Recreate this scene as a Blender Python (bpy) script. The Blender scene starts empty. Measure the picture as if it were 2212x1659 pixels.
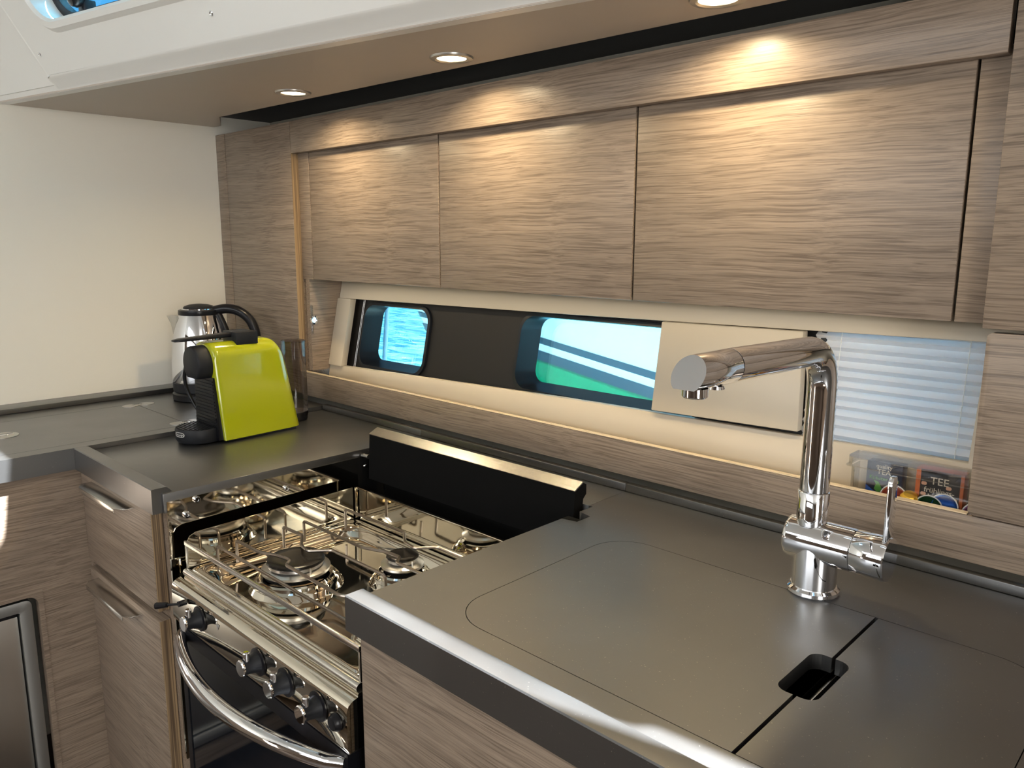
import bpy, bmesh, math, random
from mathutils import Vector, Matrix
random.seed(7)
PI = math.pi
SC = bpy.context.scene
C = SC.collection

# ------------------------------------------------------------------ camera
cd = bpy.data.cameras.new('camera'); cam = bpy.data.objects.new('camera', cd); C.objects.link(cam)
RX = Vector((0.72068, 0.69326, 0.00306)); DN = Vector((0.12720, -0.12789, -0.98360)); FW = Vector((-0.68150, 0.70925, -0.18035))
cam.matrix_world = Matrix(((RX.x, -DN.x, -FW.x, 0.0), (RX.y, -DN.y, -FW.y, 0.0), (RX.z, -DN.z, -FW.z, 1.36), (0, 0, 0, 1)))
cd.sensor_width = 36; cd.lens = 36 * 1685.4 / 2212; cd.clip_start = 0.02; cd.clip_end = 400
SC.camera = cam
# ------------------------------------------------------------------ world, sun, fill lights, exposure
SC.view_settings.view_transform = 'Standard'; SC.view_settings.look = 'None'
SC.view_settings.exposure = 0.28; SC.view_settings.gamma = 1.0
SC.view_settings.use_curve_mapping = False
SC.cycles.max_bounces = 10; SC.cycles.transparent_max_bounces = 16
SC.cycles.sample_clamp_indirect = 6.0
w = bpy.data.worlds.new('world'); SC.world = w; w.use_nodes = True
bg = w.node_tree.nodes['Background']; bg.inputs[0].default_value = (0.42, 0.68, 1.0, 1); bg.inputs[1].default_value = 1.15
def lamp(name, kind, loc, power, color, rot=None, size=None, size_y=None, spread=None, parent=None, direction=None):
    l = bpy.data.lights.new(name, kind); l.energy = power; l.color = color
    if kind == 'AREA':
        l.shape = 'RECTANGLE' if size_y else 'DISK'; l.size = size
        if size_y: l.size_y = size_y
        if spread: l.spread = spread
    o = bpy.data.objects.new(name, l); C.objects.link(o)
    o.location = loc
    if direction: o.rotation_euler = Vector(direction).to_track_quat('-Z', 'Y').to_euler()
    if parent: o.parent = parent
    return o
SUN_A, SUN_R = 0.5, 0.15
sun = lamp('sun', 'SUN', (0, 0, 6), 105.0, (0.90, 0.95, 1.0), direction=(-SUN_A, -SUN_R, -1)); sun.data.angle = 0.012
# added fill lights, unseen: from companionway side, saloon overhead and far coachroof side
lamp('companionway_fill', 'AREA', (2.02, -0.75, 1.30), 32.0, (1.0, 0.94, 0.85), size=0.9, size_y=1.3, direction=(-1, 0.12, -0.1))
lamp('saloon_fill', 'AREA', (-1.3, -1.3, 2.06), 8.0, (1.0, 0.98, 0.94), size=0.9, size_y=0.7, direction=(0, 0, -1))
lamp('far_coachroof_fill', 'AREA', (-0.5, -2.19, 1.70), 19.0, (1.0, 0.98, 0.94), size=2.3, size_y=0.34, direction=(0, 1, 0.06))


# ------------------------------------------------------------------ materials
def nn(t, k): return t.nodes.new(k)
def pbr(name, col, rough=0.5, metal=0.0, spec=0.5, coat=0.0, bump=None, var=None, trans=0.0, ior=1.45, aniso=None):
    m = bpy.data.materials.new(name); m.use_nodes = True; t = m.node_tree
    b = t.nodes['Principled BSDF']
    b.inputs['Base Color'].default_value = (*col, 1); b.inputs['Roughness'].default_value = rough
    b.inputs['Metallic'].default_value = metal; b.inputs['Specular IOR Level'].default_value = spec
    b.inputs['Coat Weight'].default_value = coat; b.inputs['Coat Roughness'].default_value = 0.05
    b.inputs['Transmission Weight'].default_value = trans; b.inputs['IOR'].default_value = ior
    tc = nn(t, 'ShaderNodeTexCoord')
    if var:   # (scale, amount): gentle mottling
        n = nn(t, 'ShaderNodeTexNoise'); n.inputs['Scale'].default_value = var[0]; n.inputs['Detail'].default_value = 5
        t.links.new(tc.outputs['Object'], n.inputs['Vector'])
        r = nn(t, 'ShaderNodeMapRange'); r.inputs[3].default_value = 1 - var[1]; r.inputs[4].default_value = 1 + var[1]
        t.links.new(n.outputs['Fac'], r.inputs[0])
        mx = nn(t, 'ShaderNodeVectorMath'); mx.operation = 'SCALE'; mx.inputs[0].default_value = col
        t.links.new(r.outputs[0], mx.inputs['Scale']); t.links.new(mx.outputs[0], b.inputs['Base Color'])
    if bump:  # (scale vector or float, strength)
        n = nn(t, 'ShaderNodeTexNoise'); n.inputs['Detail'].default_value = 4
        mp = nn(t, 'ShaderNodeMapping'); s = bump[0]
        mp.inputs['Scale'].default_value = s if isinstance(s, tuple) else (s, s, s); n.inputs['Scale'].default_value = 1
        t.links.new(tc.outputs['Object'], mp.inputs[0]); t.links.new(mp.outputs[0], n.inputs['Vector'])
        bp = nn(t, 'ShaderNodeBump'); bp.inputs['Strength'].default_value = bump[1]; bp.inputs['Distance'].default_value = 0.001
        t.links.new(n.outputs['Fac'], bp.inputs['Height']); t.links.new(bp.outputs[0], b.inputs['Normal'])
    return m
def wood(name, axis, light, dark, fine=250, rough=0.36):
    m = bpy.data.materials.new(name); m.use_nodes = True; t = m.node_tree; b = t.nodes['Principled BSDF']
    tc = nn(t, 'ShaderNodeTexCoord')
    # slow waviness of the grain
    wv = nn(t, 'ShaderNodeTexNoise'); wv.inputs['Scale'].default_value = 4.0; wv.inputs['Detail'].default_value = 2
    t.links.new(tc.outputs['Object'], wv.inputs['Vector'])
    ws = nn(t, 'ShaderNodeVectorMath'); ws.operation = 'SCALE'; ws.inputs['Scale'].default_value = 0.016
    t.links.new(wv.outputs['Color'], ws.inputs[0])
    ad = nn(t, 'ShaderNodeVectorMath'); ad.operation = 'ADD'
    t.links.new(tc.outputs['Object'], ad.inputs[0]); t.links.new(ws.outputs[0], ad.inputs[1])
    def streak(a, c, detail, dist):
        mp = nn(t, 'ShaderNodeMapping')
        mp.inputs['Scale'].default_value = {'x': (a, c, c), 'y': (c, a, c), 'z': (c, c, a)}[axis]
        n = nn(t, 'ShaderNodeTexNoise'); n.inputs['Scale'].default_value = 1; n.inputs['Detail'].default_value = detail
        n.inputs['Roughness'].default_value = 0.6; n.inputs['Distortion'].default_value = dist
        t.links.new(ad.outputs[0], mp.inputs[0]); t.links.new(mp.outputs[0], n.inputs['Vector']); return n
    n1 = streak(7, fine * 1.5, 3, 0.5); n2 = streak(2.0, fine / 4, 3, 0.3); n3 = streak(18, fine * 4, 2, 0.2)
    r1 = nn(t, 'ShaderNodeValToRGB'); r1.color_ramp.elements[0].position = 0.34; r1.color_ramp.elements[1].position = 0.56
    r1.color_ramp.elements[0].color = (*dark, 1); r1.color_ramp.elements[1].color = (*light, 1)
    t.links.new(n1.outputs['Fac'], r1.inputs[0])
    mr = nn(t, 'ShaderNodeMapRange'); mr.inputs[1].default_value = 0.3; mr.inputs[2].default_value = 0.7; mr.inputs[3].default_value = 0.84; mr.inputs[4].default_value = 1.12
    t.links.new(n2.outputs['Fac'], mr.inputs[0])
    m3 = nn(t, 'ShaderNodeMapRange'); m3.inputs[1].default_value = 0.3; m3.inputs[2].default_value = 0.7; m3.inputs[3].default_value = 0.9; m3.inputs[4].default_value = 1.08
    t.links.new(n3.outputs['Fac'], m3.inputs[0])
    mm = nn(t, 'ShaderNodeMath'); mm.operation = 'MULTIPLY'; t.links.new(mr.outputs[0], mm.inputs[0]); t.links.new(m3.outputs[0], mm.inputs[1])
    sc = nn(t, 'ShaderNodeVectorMath'); sc.operation = 'SCALE'
    t.links.new(r1.outputs[0], sc.inputs[0]); t.links.new(mm.outputs[0], sc.inputs['Scale'])
    t.links.new(sc.outputs[0], b.inputs['Base Color'])
    b.inputs['Roughness'].default_value = rough; b.inputs['Specular IOR Level'].default_value = 0.45
    bp = nn(t, 'ShaderNodeBump'); bp.inputs['Strength'].default_value = 0.35; bp.inputs['Distance'].default_value = 0.0006
    t.links.new(n1.outputs['Fac'], bp.inputs['Height']); t.links.new(bp.outputs[0], b.inputs['Normal'])
    return m
def stripes(name, axis, cols, freq, rough=0.5):
    """layered plywood edge: bands across one axis"""
    m = bpy.data.materials.new(name); m.use_nodes = True; t = m.node_tree; b = t.nodes['Principled BSDF']
    tc = nn(t, 'ShaderNodeTexCoord'); mp = nn(t, 'ShaderNodeMapping')
    mp.inputs['Scale'].default_value = {'x': (freq, 3, 3), 'y': (3, freq, 3), 'z': (3, 3, freq)}[axis]
    n = nn(t, 'ShaderNodeTexNoise'); n.inputs['Scale'].default_value = 1; n.inputs['Detail'].default_value = 1
    r = nn(t, 'ShaderNodeValToRGB'); r.color_ramp.elements[0].position = 0.38; r.color_ramp.elements[1].position = 0.6
    r.color_ramp.elements[0].color = (*cols[0], 1); r.color_ramp.elements[1].color = (*cols[1], 1)
    t.links.new(tc.outputs['Object'], mp.inputs[0]); t.links.new(mp.outputs[0], n.inputs['Vector']); t.links.new(n.outputs['Fac'], r.inputs[0])
    t.links.new(r.outputs[0], b.inputs['Base Color']); b.inputs['Roughness'].default_value = rough
    return m
def pane(name, tint, refl=0.06, rough=0.0):
    """thin clear sheet: lets light straight through, mirrors a little"""
    m = bpy.data.materials.new(name); m.use_nodes = True; t = m.node_tree; t.nodes.clear()
    out = nn(t, 'ShaderNodeOutputMaterial'); mix = nn(t, 'ShaderNodeMixShader')
    tr = nn(t, 'ShaderNodeBsdfTransparent'); tr.inputs[0].default_value = (*tint, 1)
    gl = nn(t, 'ShaderNodeBsdfGlossy'); gl.inputs['Roughness'].default_value = rough
    lw = nn(t, 'ShaderNodeLayerWeight'); lw.inputs[0].default_value = 0.35
    ma = nn(t, 'ShaderNodeMath'); ma.operation = 'MULTIPLY_ADD'; ma.inputs[1].default_value = 0.5; ma.inputs[2].default_value = refl
    t.links.new(lw.outputs['Fresnel'], ma.inputs[0]); t.links.new(ma.outputs[0], mix.inputs[0])
    t.links.new(tr.outputs[0], mix.inputs[1]); t.links.new(gl.outputs[0], mix.inputs[2]); t.links.new(mix.outputs[0], out.inputs[0])
    return m
def emit(name, col, s):
    m = bpy.data.materials.new(name); m.use_nodes = True; t = m.node_tree; b = t.nodes['Principled BSDF']
    b.inputs['Base Color'].default_value = (*col, 1); b.inputs['Emission Color'].default_value = (*col, 1); b.inputs['Emission Strength'].default_value = s
    return m
WL, WD = (0.285, 0.220, 0.165), (0.158, 0.117, 0.086)
M = {}
M['wood_x'] = wood('oak_grain_along_x', 'x', WL, WD)
M['wood_y'] = wood('oak_grain_along_y', 'y', WL, WD)
M['floor'] = wood('floor_planks', 'x', (0.085, 0.058, 0.04), (0.045, 0.03, 0.02), fine=70)
M['ply_y'] = stripes('plywood_edge_layers_y', 'y', ((0.11, 0.072, 0.042), (0.34, 0.235, 0.13)), 420)
M['lip_oak'] = pbr('pale_oak_lipping', (0.62, 0.50, 0.34), 0.35, var=(60, 0.08))
M['white'] = pbr('white_gelcoat', (0.80, 0.79, 0.75), 0.28, var=(6, 0.02))
M['bulkhead'] = pbr('white_bulkhead_laminate', (0.83, 0.795, 0.70), 0.5, var=(4, 0.015))
M['soffit'] = pbr('taupe_soffit_lining', (0.53, 0.465, 0.40), 0.55, var=(20, 0.02))
M['cream'] = pbr('cream_window_frame', (0.55, 0.48, 0.375), 0.35, var=(8, 0.02))
M['dark_strip'] = pbr('dark_headlining', (0.035, 0.036, 0.042), 0.55)
M['dark_panel'] = pbr('dark_backing_panel', (0.022, 0.019, 0.016), 0.55)
M['port_frame'] = pbr('black_port_frame', (0.012, 0.014, 0.018), 0.3)
M['black'] = pbr('black_plastic', (0.007, 0.007, 0.009), 0.30, spec=0.35)
M['black_matt'] = pbr('black_matt_plastic', (0.010, 0.011, 0.014), 0.5, spec=0.35)
M['void'] = pbr('black_lining', (0.006, 0.006, 0.006), 0.9, spec=0.1)
M['steel'] = pbr('polished_stainless', (0.74, 0.69, 0.59), 0.045, 1.0, bump=((7, 7, 7), 0.03))
M['steel_soft'] = pbr('satin_stainless', (0.70, 0.68, 0.64), 0.24, 1.0, bump=((12, 200, 200), 0.15))
M['steel_brush'] = pbr('brushed_stainless', (0.62, 0.60, 0.56), 0.33, 1.0, bump=((300, 8, 8), 0.2))
M['rod'] = pbr('heat_tinted_rod', (0.34, 0.29, 0.245), 0.28, 1.0)
M['chrome'] = pbr('chrome', (0.86, 0.87, 0.90), 0.035, 1.0)
M['alu'] = pbr('grey_aluminium', (0.42, 0.43, 0.42), 0.42, 1.0)
M['glass_dark'] = pbr('dark_oven_glass', (0.006, 0.008, 0.012), 0.05, spec=0.6)
M['burner_alu'] = pbr('burner_aluminium', (0.75, 0.73, 0.70), 0.28, 1.0)
M['enamel'] = pbr('black_enamel', (0.012, 0.011, 0.010), 0.22)
M['lime'] = pbr('lime_green_gloss', (0.37, 0.40, 0.008), 0.16, coat=0.6)
M['capsule_gloss'] = pbr('grey_gloss', (0.2, 0.2, 0.2), 0.2)
M['clear'] = pane('clear_plastic', (0.90, 0.90, 0.90), 0.05)
M['smoke'] = pane('smoky_clear_plastic', (0.60, 0.56, 0.54), 0.05)
M['clear_box'] = pane('clear_box_plastic', (0.965, 0.97, 0.975), 0.05)
M['port_glass'] = pane('cyan_tinted_port_glass', (0.44, 0.60, 0.64), 0.04)
M['silver_edge'] = pbr('silver_edge', (0.75, 0.76, 0.78), 0.2, 1.0)
g = bpy.data.materials.new('cyan_acrylic'); g.use_nodes = True; b = g.node_tree.nodes['Principled BSDF']
b.inputs['Base Color'].default_value = (0.16, 0.52, 0.72, 1); b.inputs['Transmission Weight'].default_value = 1; b.inputs['Roughness'].default_value = 0.02; b.inputs['IOR'].default_value = 1.3
M['acrylic'] = g
# black laminate worktop: satin, faint specks
m = pbr('black_laminate', (0.020, 0.0185, 0.017), 0.45, spec=1.0, ior=1.7, coat=0.8); m.node_tree.nodes['Principled BSDF'].inputs['Coat Roughness'].default_value = 0.26; t = m.node_tree; b = t.nodes['Principled BSDF']
tc = nn(t, 'ShaderNodeTexCoord'); v = nn(t, 'ShaderNodeTexNoise'); v.inputs['Scale'].default_value = 420; v.inputs['Detail'].default_value = 1
t.links.new(tc.outputs['Object'], v.inputs['Vector'])
r = nn(t, 'ShaderNodeValToRGB'); r.color_ramp.elements[0].position = 0.745; r.color_ramp.elements[1].position = 0.80
r.color_ramp.elements[0].color = (0.005, 0.0048, 0.0045, 1); r.color_ramp.elements[1].color = (0.20, 0.18, 0.15, 1)
t.links.new(v.outputs['Fac'], r.inputs[0]); t.links.new(r.outputs[0], b.inputs['Base Color'])
v2 = nn(t, 'ShaderNodeTexNoise'); v2.inputs['Scale'].default_value = 7; v2.inputs['Detail'].default_value = 5; t.links.new(tc.outputs['Object'], v2.inputs['Vector'])
rr = nn(t, 'ShaderNodeMapRange'); rr.inputs[1].default_value = 0.3; rr.inputs[2].default_value = 0.7; rr.inputs[3].default_value = 0.40; rr.inputs[4].default_value = 0.48
t.links.new(v2.outputs['Fac'], rr.inputs[0]); t.links.new(rr.outputs[0], b.inputs['Roughness'])
M['laminate'] = m
# pleated blind: translucent white
m = bpy.data.materials.new('translucent_blind'); m.use_nodes = True; t = m.node_tree; t.nodes.clear()
o = nn(t, 'ShaderNodeOutputMaterial'); mx = nn(t, 'ShaderNodeMixShader'); mx.inputs[0].default_value = 0.17
d = nn(t, 'ShaderNodeBsdfDiffuse'); d.inputs[0].default_value = (0.78, 0.76, 0.73, 1); tl = nn(t, 'ShaderNodeBsdfTranslucent'); tl.inputs[0].default_value = (0.75, 0.66, 0.85, 1)
t.links.new(d.outputs[0], mx.inputs[1]); t.links.new(tl.outputs[0], mx.inputs[2]); t.links.new(mx.outputs[0], o.inputs[0]); M['blind'] = m

# ------------------------------------------------------------------ mesh helpers (all in world coordinates; obj() makes them local)
def new(): return bmesh.new()
def box(bm, a, b, bev=0.0, seg=2):
    r = bmesh.ops.create_cube(bm, size=1.0); vs = r['verts']
    for v in vs:
        v.co = Vector(((a[0] + b[0]) / 2 + v.co.x * (b[0] - a[0]), (a[1] + b[1]) / 2 + v.co.y * (b[1] - a[1]), (a[2] + b[2]) / 2 + v.co.z * (b[2] - a[2])))
    if bev > 0:
        es = list({e for v in vs for e in v.link_edges})
        bmesh.ops.bevel(bm, geom=es, offset=bev, segments=seg, profile=0.5, affect='EDGES')
    return bm
def rrect(x0, y0, x1, y1, r, n=6):
    rs = r if isinstance(r, (list, tuple)) else [r] * 4     # order: (x0,y0),(x1,y0),(x1,y1),(x0,y1)
    pts = []
    for (cx, cy, a0, q) in ((x0, y0, PI, 0), (x1, y0, 1.5 * PI, 1), (x1, y1, 0, 2), (x0, y1, 0.5 * PI, 3)):
        k = rs[q]; sx = 1 if q in (0, 3) else -1; sy = 1 if q in (0, 1) else -1
        if k < 1e-6: pts.append((cx, cy)); continue
        for i in range(n + 1):
            a = a0 + 0.5 * PI * i / n
            pts.append((cx + sx * k + k * math.cos(a), cy + sy * k + k * math.sin(a)))
    return pts
def plate(bm, outer, holes, f0, f1):
    """prism between two maps f0,f1: (u,v)->Vector, with holes"""
    loops = [outer] + list(holes); flat = [p for l in loops for p in l]
    tb_ = bmesh.new(); tv = [tb_.verts.new((p[0], p[1], 0)) for p in flat]; k = 0; te = []
    for l in loops:
        for i in range(len(l)): te.append(tb_.edges.new((tv[k + i], tv[k + (i + 1) % len(l)])))
        k += len(l)
    tb_.verts.index_update(); bmesh.ops.triangle_fill(tb_, use_beauty=True, use_dissolve=False, edges=te, normal=(0, 0, 1))
    tris = [[v.index for v in f.verts] for f in tb_.faces]; tb_.free()
    A = [bm.verts.new(f0(*p)) for p in flat]; B = [bm.verts.new(f1(*p)) for p in flat]
    for t_ in tris:
        try: bm.faces.new([A[i] for i in t_]); bm.faces.new([B[i] for i in reversed(t_)])
        except ValueError: pass
    k = 0
    for l in loops:
        n = len(l)
        for i in range(n):
            j = (i + 1) % n
            try: bm.faces.new((A[k + i], A[k + j], B[k + j], B[k + i]))
            except ValueError: pass
        k += n
    bmesh.ops.recalc_face_normals(bm, faces=bm.faces[:])
    return bm
def zplate(bm, outer, holes, z0, z1): return plate(bm, outer, holes, lambda u, v: Vector((u, v, z0)), lambda u, v: Vector((u, v, z1)))
def yplate(bm, outer, holes, y0, y1): return plate(bm, outer, holes, lambda u, v: Vector((u, y0, v)), lambda u, v: Vector((u, y1, v)))
def xplate(bm, outer, holes, x0, x1): return plate(bm, outer, holes, lambda u, v: Vector((x0, u, v)), lambda u, v: Vector((x1, u, v)))
def frame_of(d):
    d = Vector(d).normalized(); u = d.orthogonal().normalized(); return d, u, d.cross(u)
def tube(bm, pts, r, n=10, closed=False, cap=True, flat=None):
    """round bar along points; r float or list"""
    P = [Vector(p) for p in pts]; m_ = len(P); rings = []
    d = (P[1] - P[0]).normalized(); u = d.orthogonal().normalized() if flat is None else Vector(flat)
    for i, p in enumerate(P):
        if i == 0: t_ = P[1] - P[0] if not closed else P[1] - P[-1]
        elif i == m_ - 1: t_ = P[-1] - P[-2] if not closed else P[0] - P[-2]
        else: t_ = (P[i + 1] - P[i]).normalized() + (P[i] - P[i - 1]).normalized()
        t_.normalize(); u = (u - t_ * u.dot(t_)).normalized(); v = t_.cross(u)
        k = r[i] if isinstance(r, (list, tuple)) else r
        ru, rv = (k if isinstance(k, tuple) else (k, k))
        rings.append([bm.verts.new(p + u * ru * math.cos(2 * PI * j / n) + v * rv * math.sin(2 * PI * j / n)) for j in range(n)])
    for i in range(m_ - (0 if closed else 1)):
        a, b_ = rings[i], rings[(i + 1) % m_]
        for j in range(n): bm.faces.new((a[j], a[(j + 1) % n], b_[(j + 1) % n], b_[j]))
    if cap and not closed: bm.faces.new(list(reversed(rings[0]))); bm.faces.new(rings[-1])
    return bm
def smooth_path(pts, rad, n=5):
    """round the corners of a polyline"""
    P = [Vector(p) for p in pts]; out = [P[0]]
    for i in range(1, len(P) - 1):
        a, b_, c = P[i - 1], P[i], P[i + 1]; k = min(rad, (a - b_).length * 0.45, (c - b_).length * 0.45)
        s = b_ + (a - b_).normalized() * k; e = b_ + (c - b_).normalized() * k
        for j in range(n + 1):
            q = j / n; out.append(s * (1 - q) ** 2 + b_ * 2 * q * (1 - q) + e * q * q)
    out.append(P[-1]); return out
def lathe(bm, prof, c, axis=(0, 0, 1), n=40, sx=1.0):
    """prof: list of (radius, height) along axis from point c"""
    d, u, v = frame_of(axis); c = Vector(c); rings = []
    for r, h in prof:
        if r < 1e-6: rings.append([bm.verts.new(c + d * h)])
        else: rings.append([bm.verts.new(c + d * h + (u * math.cos(2 * PI * j / n) * sx + v * math.sin(2 * PI * j / n)) * r) for j in range(n)])
    for a, b_ in zip(rings, rings[1:]):
        for j in range(n):
            k = (j + 1) % n
            if len(a) == 1 and len(b_) > 1: bm.faces.new((a[0], b_[k], b_[j]))
            elif len(b_) == 1 and len(a) > 1: bm.faces.new((a[j], a[k], b_[0]))
            elif len(a) > 1: bm.faces.new((a[j], a[k], b_[k], b_[j]))
    if len(rings[0]) > 1: bm.faces.new(list(reversed(rings[0])))
    if len(rings[-1]) > 1: bm.faces.new(rings[-1])
    bmesh.ops.recalc_face_normals(bm, faces=bm.faces[:])
    return bm
def loft(bm, sections, cap=True):
    R = [[bm.verts.new(p) for p in s] for s in sections]; n = len(R[0])
    for a, b_ in zip(R, R[1:]):
        for j in range(n): bm.faces.new((a[j], a[(j + 1) % n], b_[(j + 1) % n], b_[j]))
    if cap: bm.faces.new(list(reversed(R[0]))); bm.faces.new(R[-1])
    bmesh.ops.recalc_face_normals(bm, faces=bm.faces[:]); return bm
def wloc(p): 
    v = Vector((0, 0, 0))
    while p is not None: v += p.location; p = p.parent
    return v
def obj(name, bm, mat, parent=None, smooth=None, loc=None, bevel=0.0, sub=0):
    """one mesh object; verts in world coordinates"""
    me = bpy.data.meshes.new(name)
    if smooth is None: smooth = 35
    if bevel > 0:
        es = [e for e in bm.edges if len(e.link_faces) == 2 and e.calc_face_angle(0) > 0.6]
        bmesh.ops.bevel(bm, geom=es, offset=bevel, segments=2, profile=0.5, affect='EDGES', clamp_overlap=True)
    o = bpy.data.objects.new(name, me); C.objects.link(o)
    if loc is None:
        if parent is None:
            xs = [v.co for v in bm.verts]; loc = Vector((sum(v.x for v in xs) / len(xs), sum(v.y for v in xs) / len(xs), min(v.z for v in xs)))
        else: loc = wloc(parent)
    loc = Vector(loc)
    bmesh.ops.translate(bm, verts=bm.verts[:], vec=-loc)
    for f in bm.faces: f.smooth = smooth > 0
    for e in bm.edges:
        if len(e.link_faces) == 2: e.smooth = e.calc_face_angle(0) < math.radians(max(smooth, 1))
    bm.to_mesh(me); bm.free(); me.materials.append(mat)
    if parent is not None: o.parent = parent; o.location = loc - wloc(parent)
    else: o.location = loc
    return o
def tag(o, label, cat, group=None):
    o['label'] = label; o['category'] = cat
    if group: o['group'] = group
    return o
def thing(name, label, cat, loc, group=None):
    o = bpy.data.objects.new(name, None); C.objects.link(o); o.location = loc; o.empty_display_size = 0.05
    return tag(o, label, cat, group)
def struct(name, bm, mat, parent=None, **k):
    o = obj(name, bm, mat, parent, **k)
    if parent is None: o['kind'] = 'structure'
    return o
def dup(root, loc, label=None, parent=None):
    r = root.copy(); C.objects.link(r); r.location = loc
    if parent is not None: r.parent = parent
    if label: r['label'] = label
    for ch in list(root.children):
        c = ch.copy(); C.objects.link(c); c.parent = r
        for g_ in ch.children:
            d_ = g_.copy(); C.objects.link(d_); d_.parent = c
    return r
def text(name, s, size, mat, M4, parent, ext=0.0002, align='CENTER'):
    cu = bpy.data.curves.new(name, 'FONT'); cu.body = s; cu.size = size; cu.extrude = ext; cu.align_x = align; cu.align_y = 'CENTER'; cu.resolution_u = 3
    tmp = bpy.data.objects.new(name, cu); C.objects.link(tmp)
    dg = bpy.context.evaluated_depsgraph_get(); me = bpy.data.meshes.new_from_object(tmp.evaluated_get(dg))
    C.objects.unlink(tmp); bpy.data.objects.remove(tmp)
    me.transform(M4); off = wloc(parent) if parent is not None else Vector((0, 0, 0)); me.transform(Matrix.Translation(-off))
    o = bpy.data.objects.new(name, me); C.objects.link(o); me.materials.clear(); me.materials.append(mat)
    if parent is not None: o.parent = parent
    return o
def axes(origin, u, v):
    u = Vector(u).normalized(); v = Vector(v); v = (v - u * v.dot(u)).normalized(); w_ = u.cross(v); o_ = Vector(origin)
    return Matrix(((u.x, v.x, w_.x, o_.x), (u.y, v.y, w_.y, o_.y), (u.z, v.z, w_.z, o_.z), (0, 0, 0, 1)))

# ================================================================== ROOM SHELL
XL, YF, YD = -2.295, 1.12, 1.14        # bulkhead, face of the panels, face of the doors
ZC = 0.92                              # worktop
ZS = 1.687                             # soffit
def yl(x): return 0.622 + 0.2006 * (min(x, -0.6) + 1.989) + 0.015 * max(0.0, x + 0.6)      # inboard edge of the soffit
LEAN = 0.4
def cmap(off):                                      # coachroof side: (x, z) -> point, off = outwards
    return lambda u, v: Vector((u, yl(u) - LEAN * (v - 1.69) + off, v))
struct('floor', box(new(), (-2.6, -2.2, -0.03), (2.3, 1.4, 0.0)), M['floor'])
struct('wall_left', xplate(new(), [(-2.2, 0.0), (1.4, 0.0), (1.4, 1.735), (0.60, 1.735), (0.49, 2.05), (-2.2, 2.05)], [], XL - 0.03, XL), M['bulkhead'])
bm = new(); yplate(bm, [(-2.4, 0.0), (2.3, 0.0), (2.3, 2.2), (-2.4, 2.2)], [rrect(-1.65, 1.53, 0.65, 1.87, 0.04)], -2.23, -2.2); struct('wall_front', bm, M['floor'])
bm = new(); yz = rrect(-1.25, 0.62, -0.25, 1.98, 0.05)
xplate(bm, [(-2.2, 0.0), (1.4, 0.0), (1.4, 2.2), (-2.2, 2.2)], [yz], 2.06, 2.10); struct('wall_right', bm, M['wood_y'])
# hull side behind the cabinets: above and below the long window
bm = new(); box(bm, (-2.4, 1.30, 1.25), (2.3, 1.34, 1.75)); box(bm, (-2.4, 1.30, 0.0), (2.3, 1.34, 0.99)); box(bm, (-0.2, 1.30, 0.9), (2.3, 1.34, 1.3)); box(bm, (-2.4, 1.30, 0.9), (-1.85, 1.34, 1.3))
struct('wall_back', bm, M['bulkhead'])
# headlining with two unseen slots added for the sun patches, and the saloon skylight
bm = new()
hatch = [(-0.27, 0.640), (0.00, 0.655), (0.11, 0.672), (0.20, 0.690), (0.30, 0.715), (0.42, 0.735), (0.42, 0.760), (0.30, 0.738), (0.24, 0.733), (0.19, 0.728), (0.17, 0.709), (0.12, 0.711), (0.10, 0.702), (0.0, 0.698), (-0.27, 0.696)]; sun_slot = rrect(-1.33, 0.42, -1.13, 0.5565, 0.01)  # invented openings: the first throws sun on the lip, the second on the wing
sky = rrect(-1.75, -1.65, -0.85, -0.95, 0.05)
zplate(bm, [(-2.4, -2.2), (2.1, -2.2), (2.1, 0.835), (-0.6, 0.800), (-1.35, 0.640), (-2.4, 0.438)], [hatch, sun_slot, sky], 2.0, 2.05)
struct('ceiling', bm, M['white'])
# soffit under the side deck
bm = new(); zplate(bm, [(XL, yl(XL) + 0.006), (-0.6, yl(-0.6) + 0.006), (2.05, yl(2.05) + 0.006), (2.05, 1.17), (-0.506, 1.092), (-2.10, 1.040), (-2.25, 1.118), (XL, 1.118)], [], ZS, ZS + 0.03)
struct('ceiling', bm, M['soffit'])
bm = new(); box(bm, (XL, 0.95, ZS + 0.031), (2.05, 1.34, ZS + 0.065)); struct('trim_1', bm, M['dark_strip'])
# coachroof side with its long window
WX0, WX1, WZ0, WZ1 = -1.925, -1.02, 1.806, 1.955
bm = new(); hole = rrect(WX0, WZ0, WX1, WZ1, 0.055, 8)
plate(bm, [(-2.0, 1.7155), (-0.6, 1.7135), (2.05, 1.7155), (2.05, 2.03), (-0.6, 2.034), (-2.10, 2.03)], [hole], cmap(-0.014), cmap(0.03))
cw = struct('wall_coachroof', bm, M['white'], smooth=1)
bm = new(); plate(bm, [(XL, 1.700), (-1.990, 1.700), (-2.0905, 2.03), (XL, 2.03)], [], cmap(0.0), cmap(0.02)); struct('wall_coachroof', bm, M['white'], smooth=1)
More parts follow.
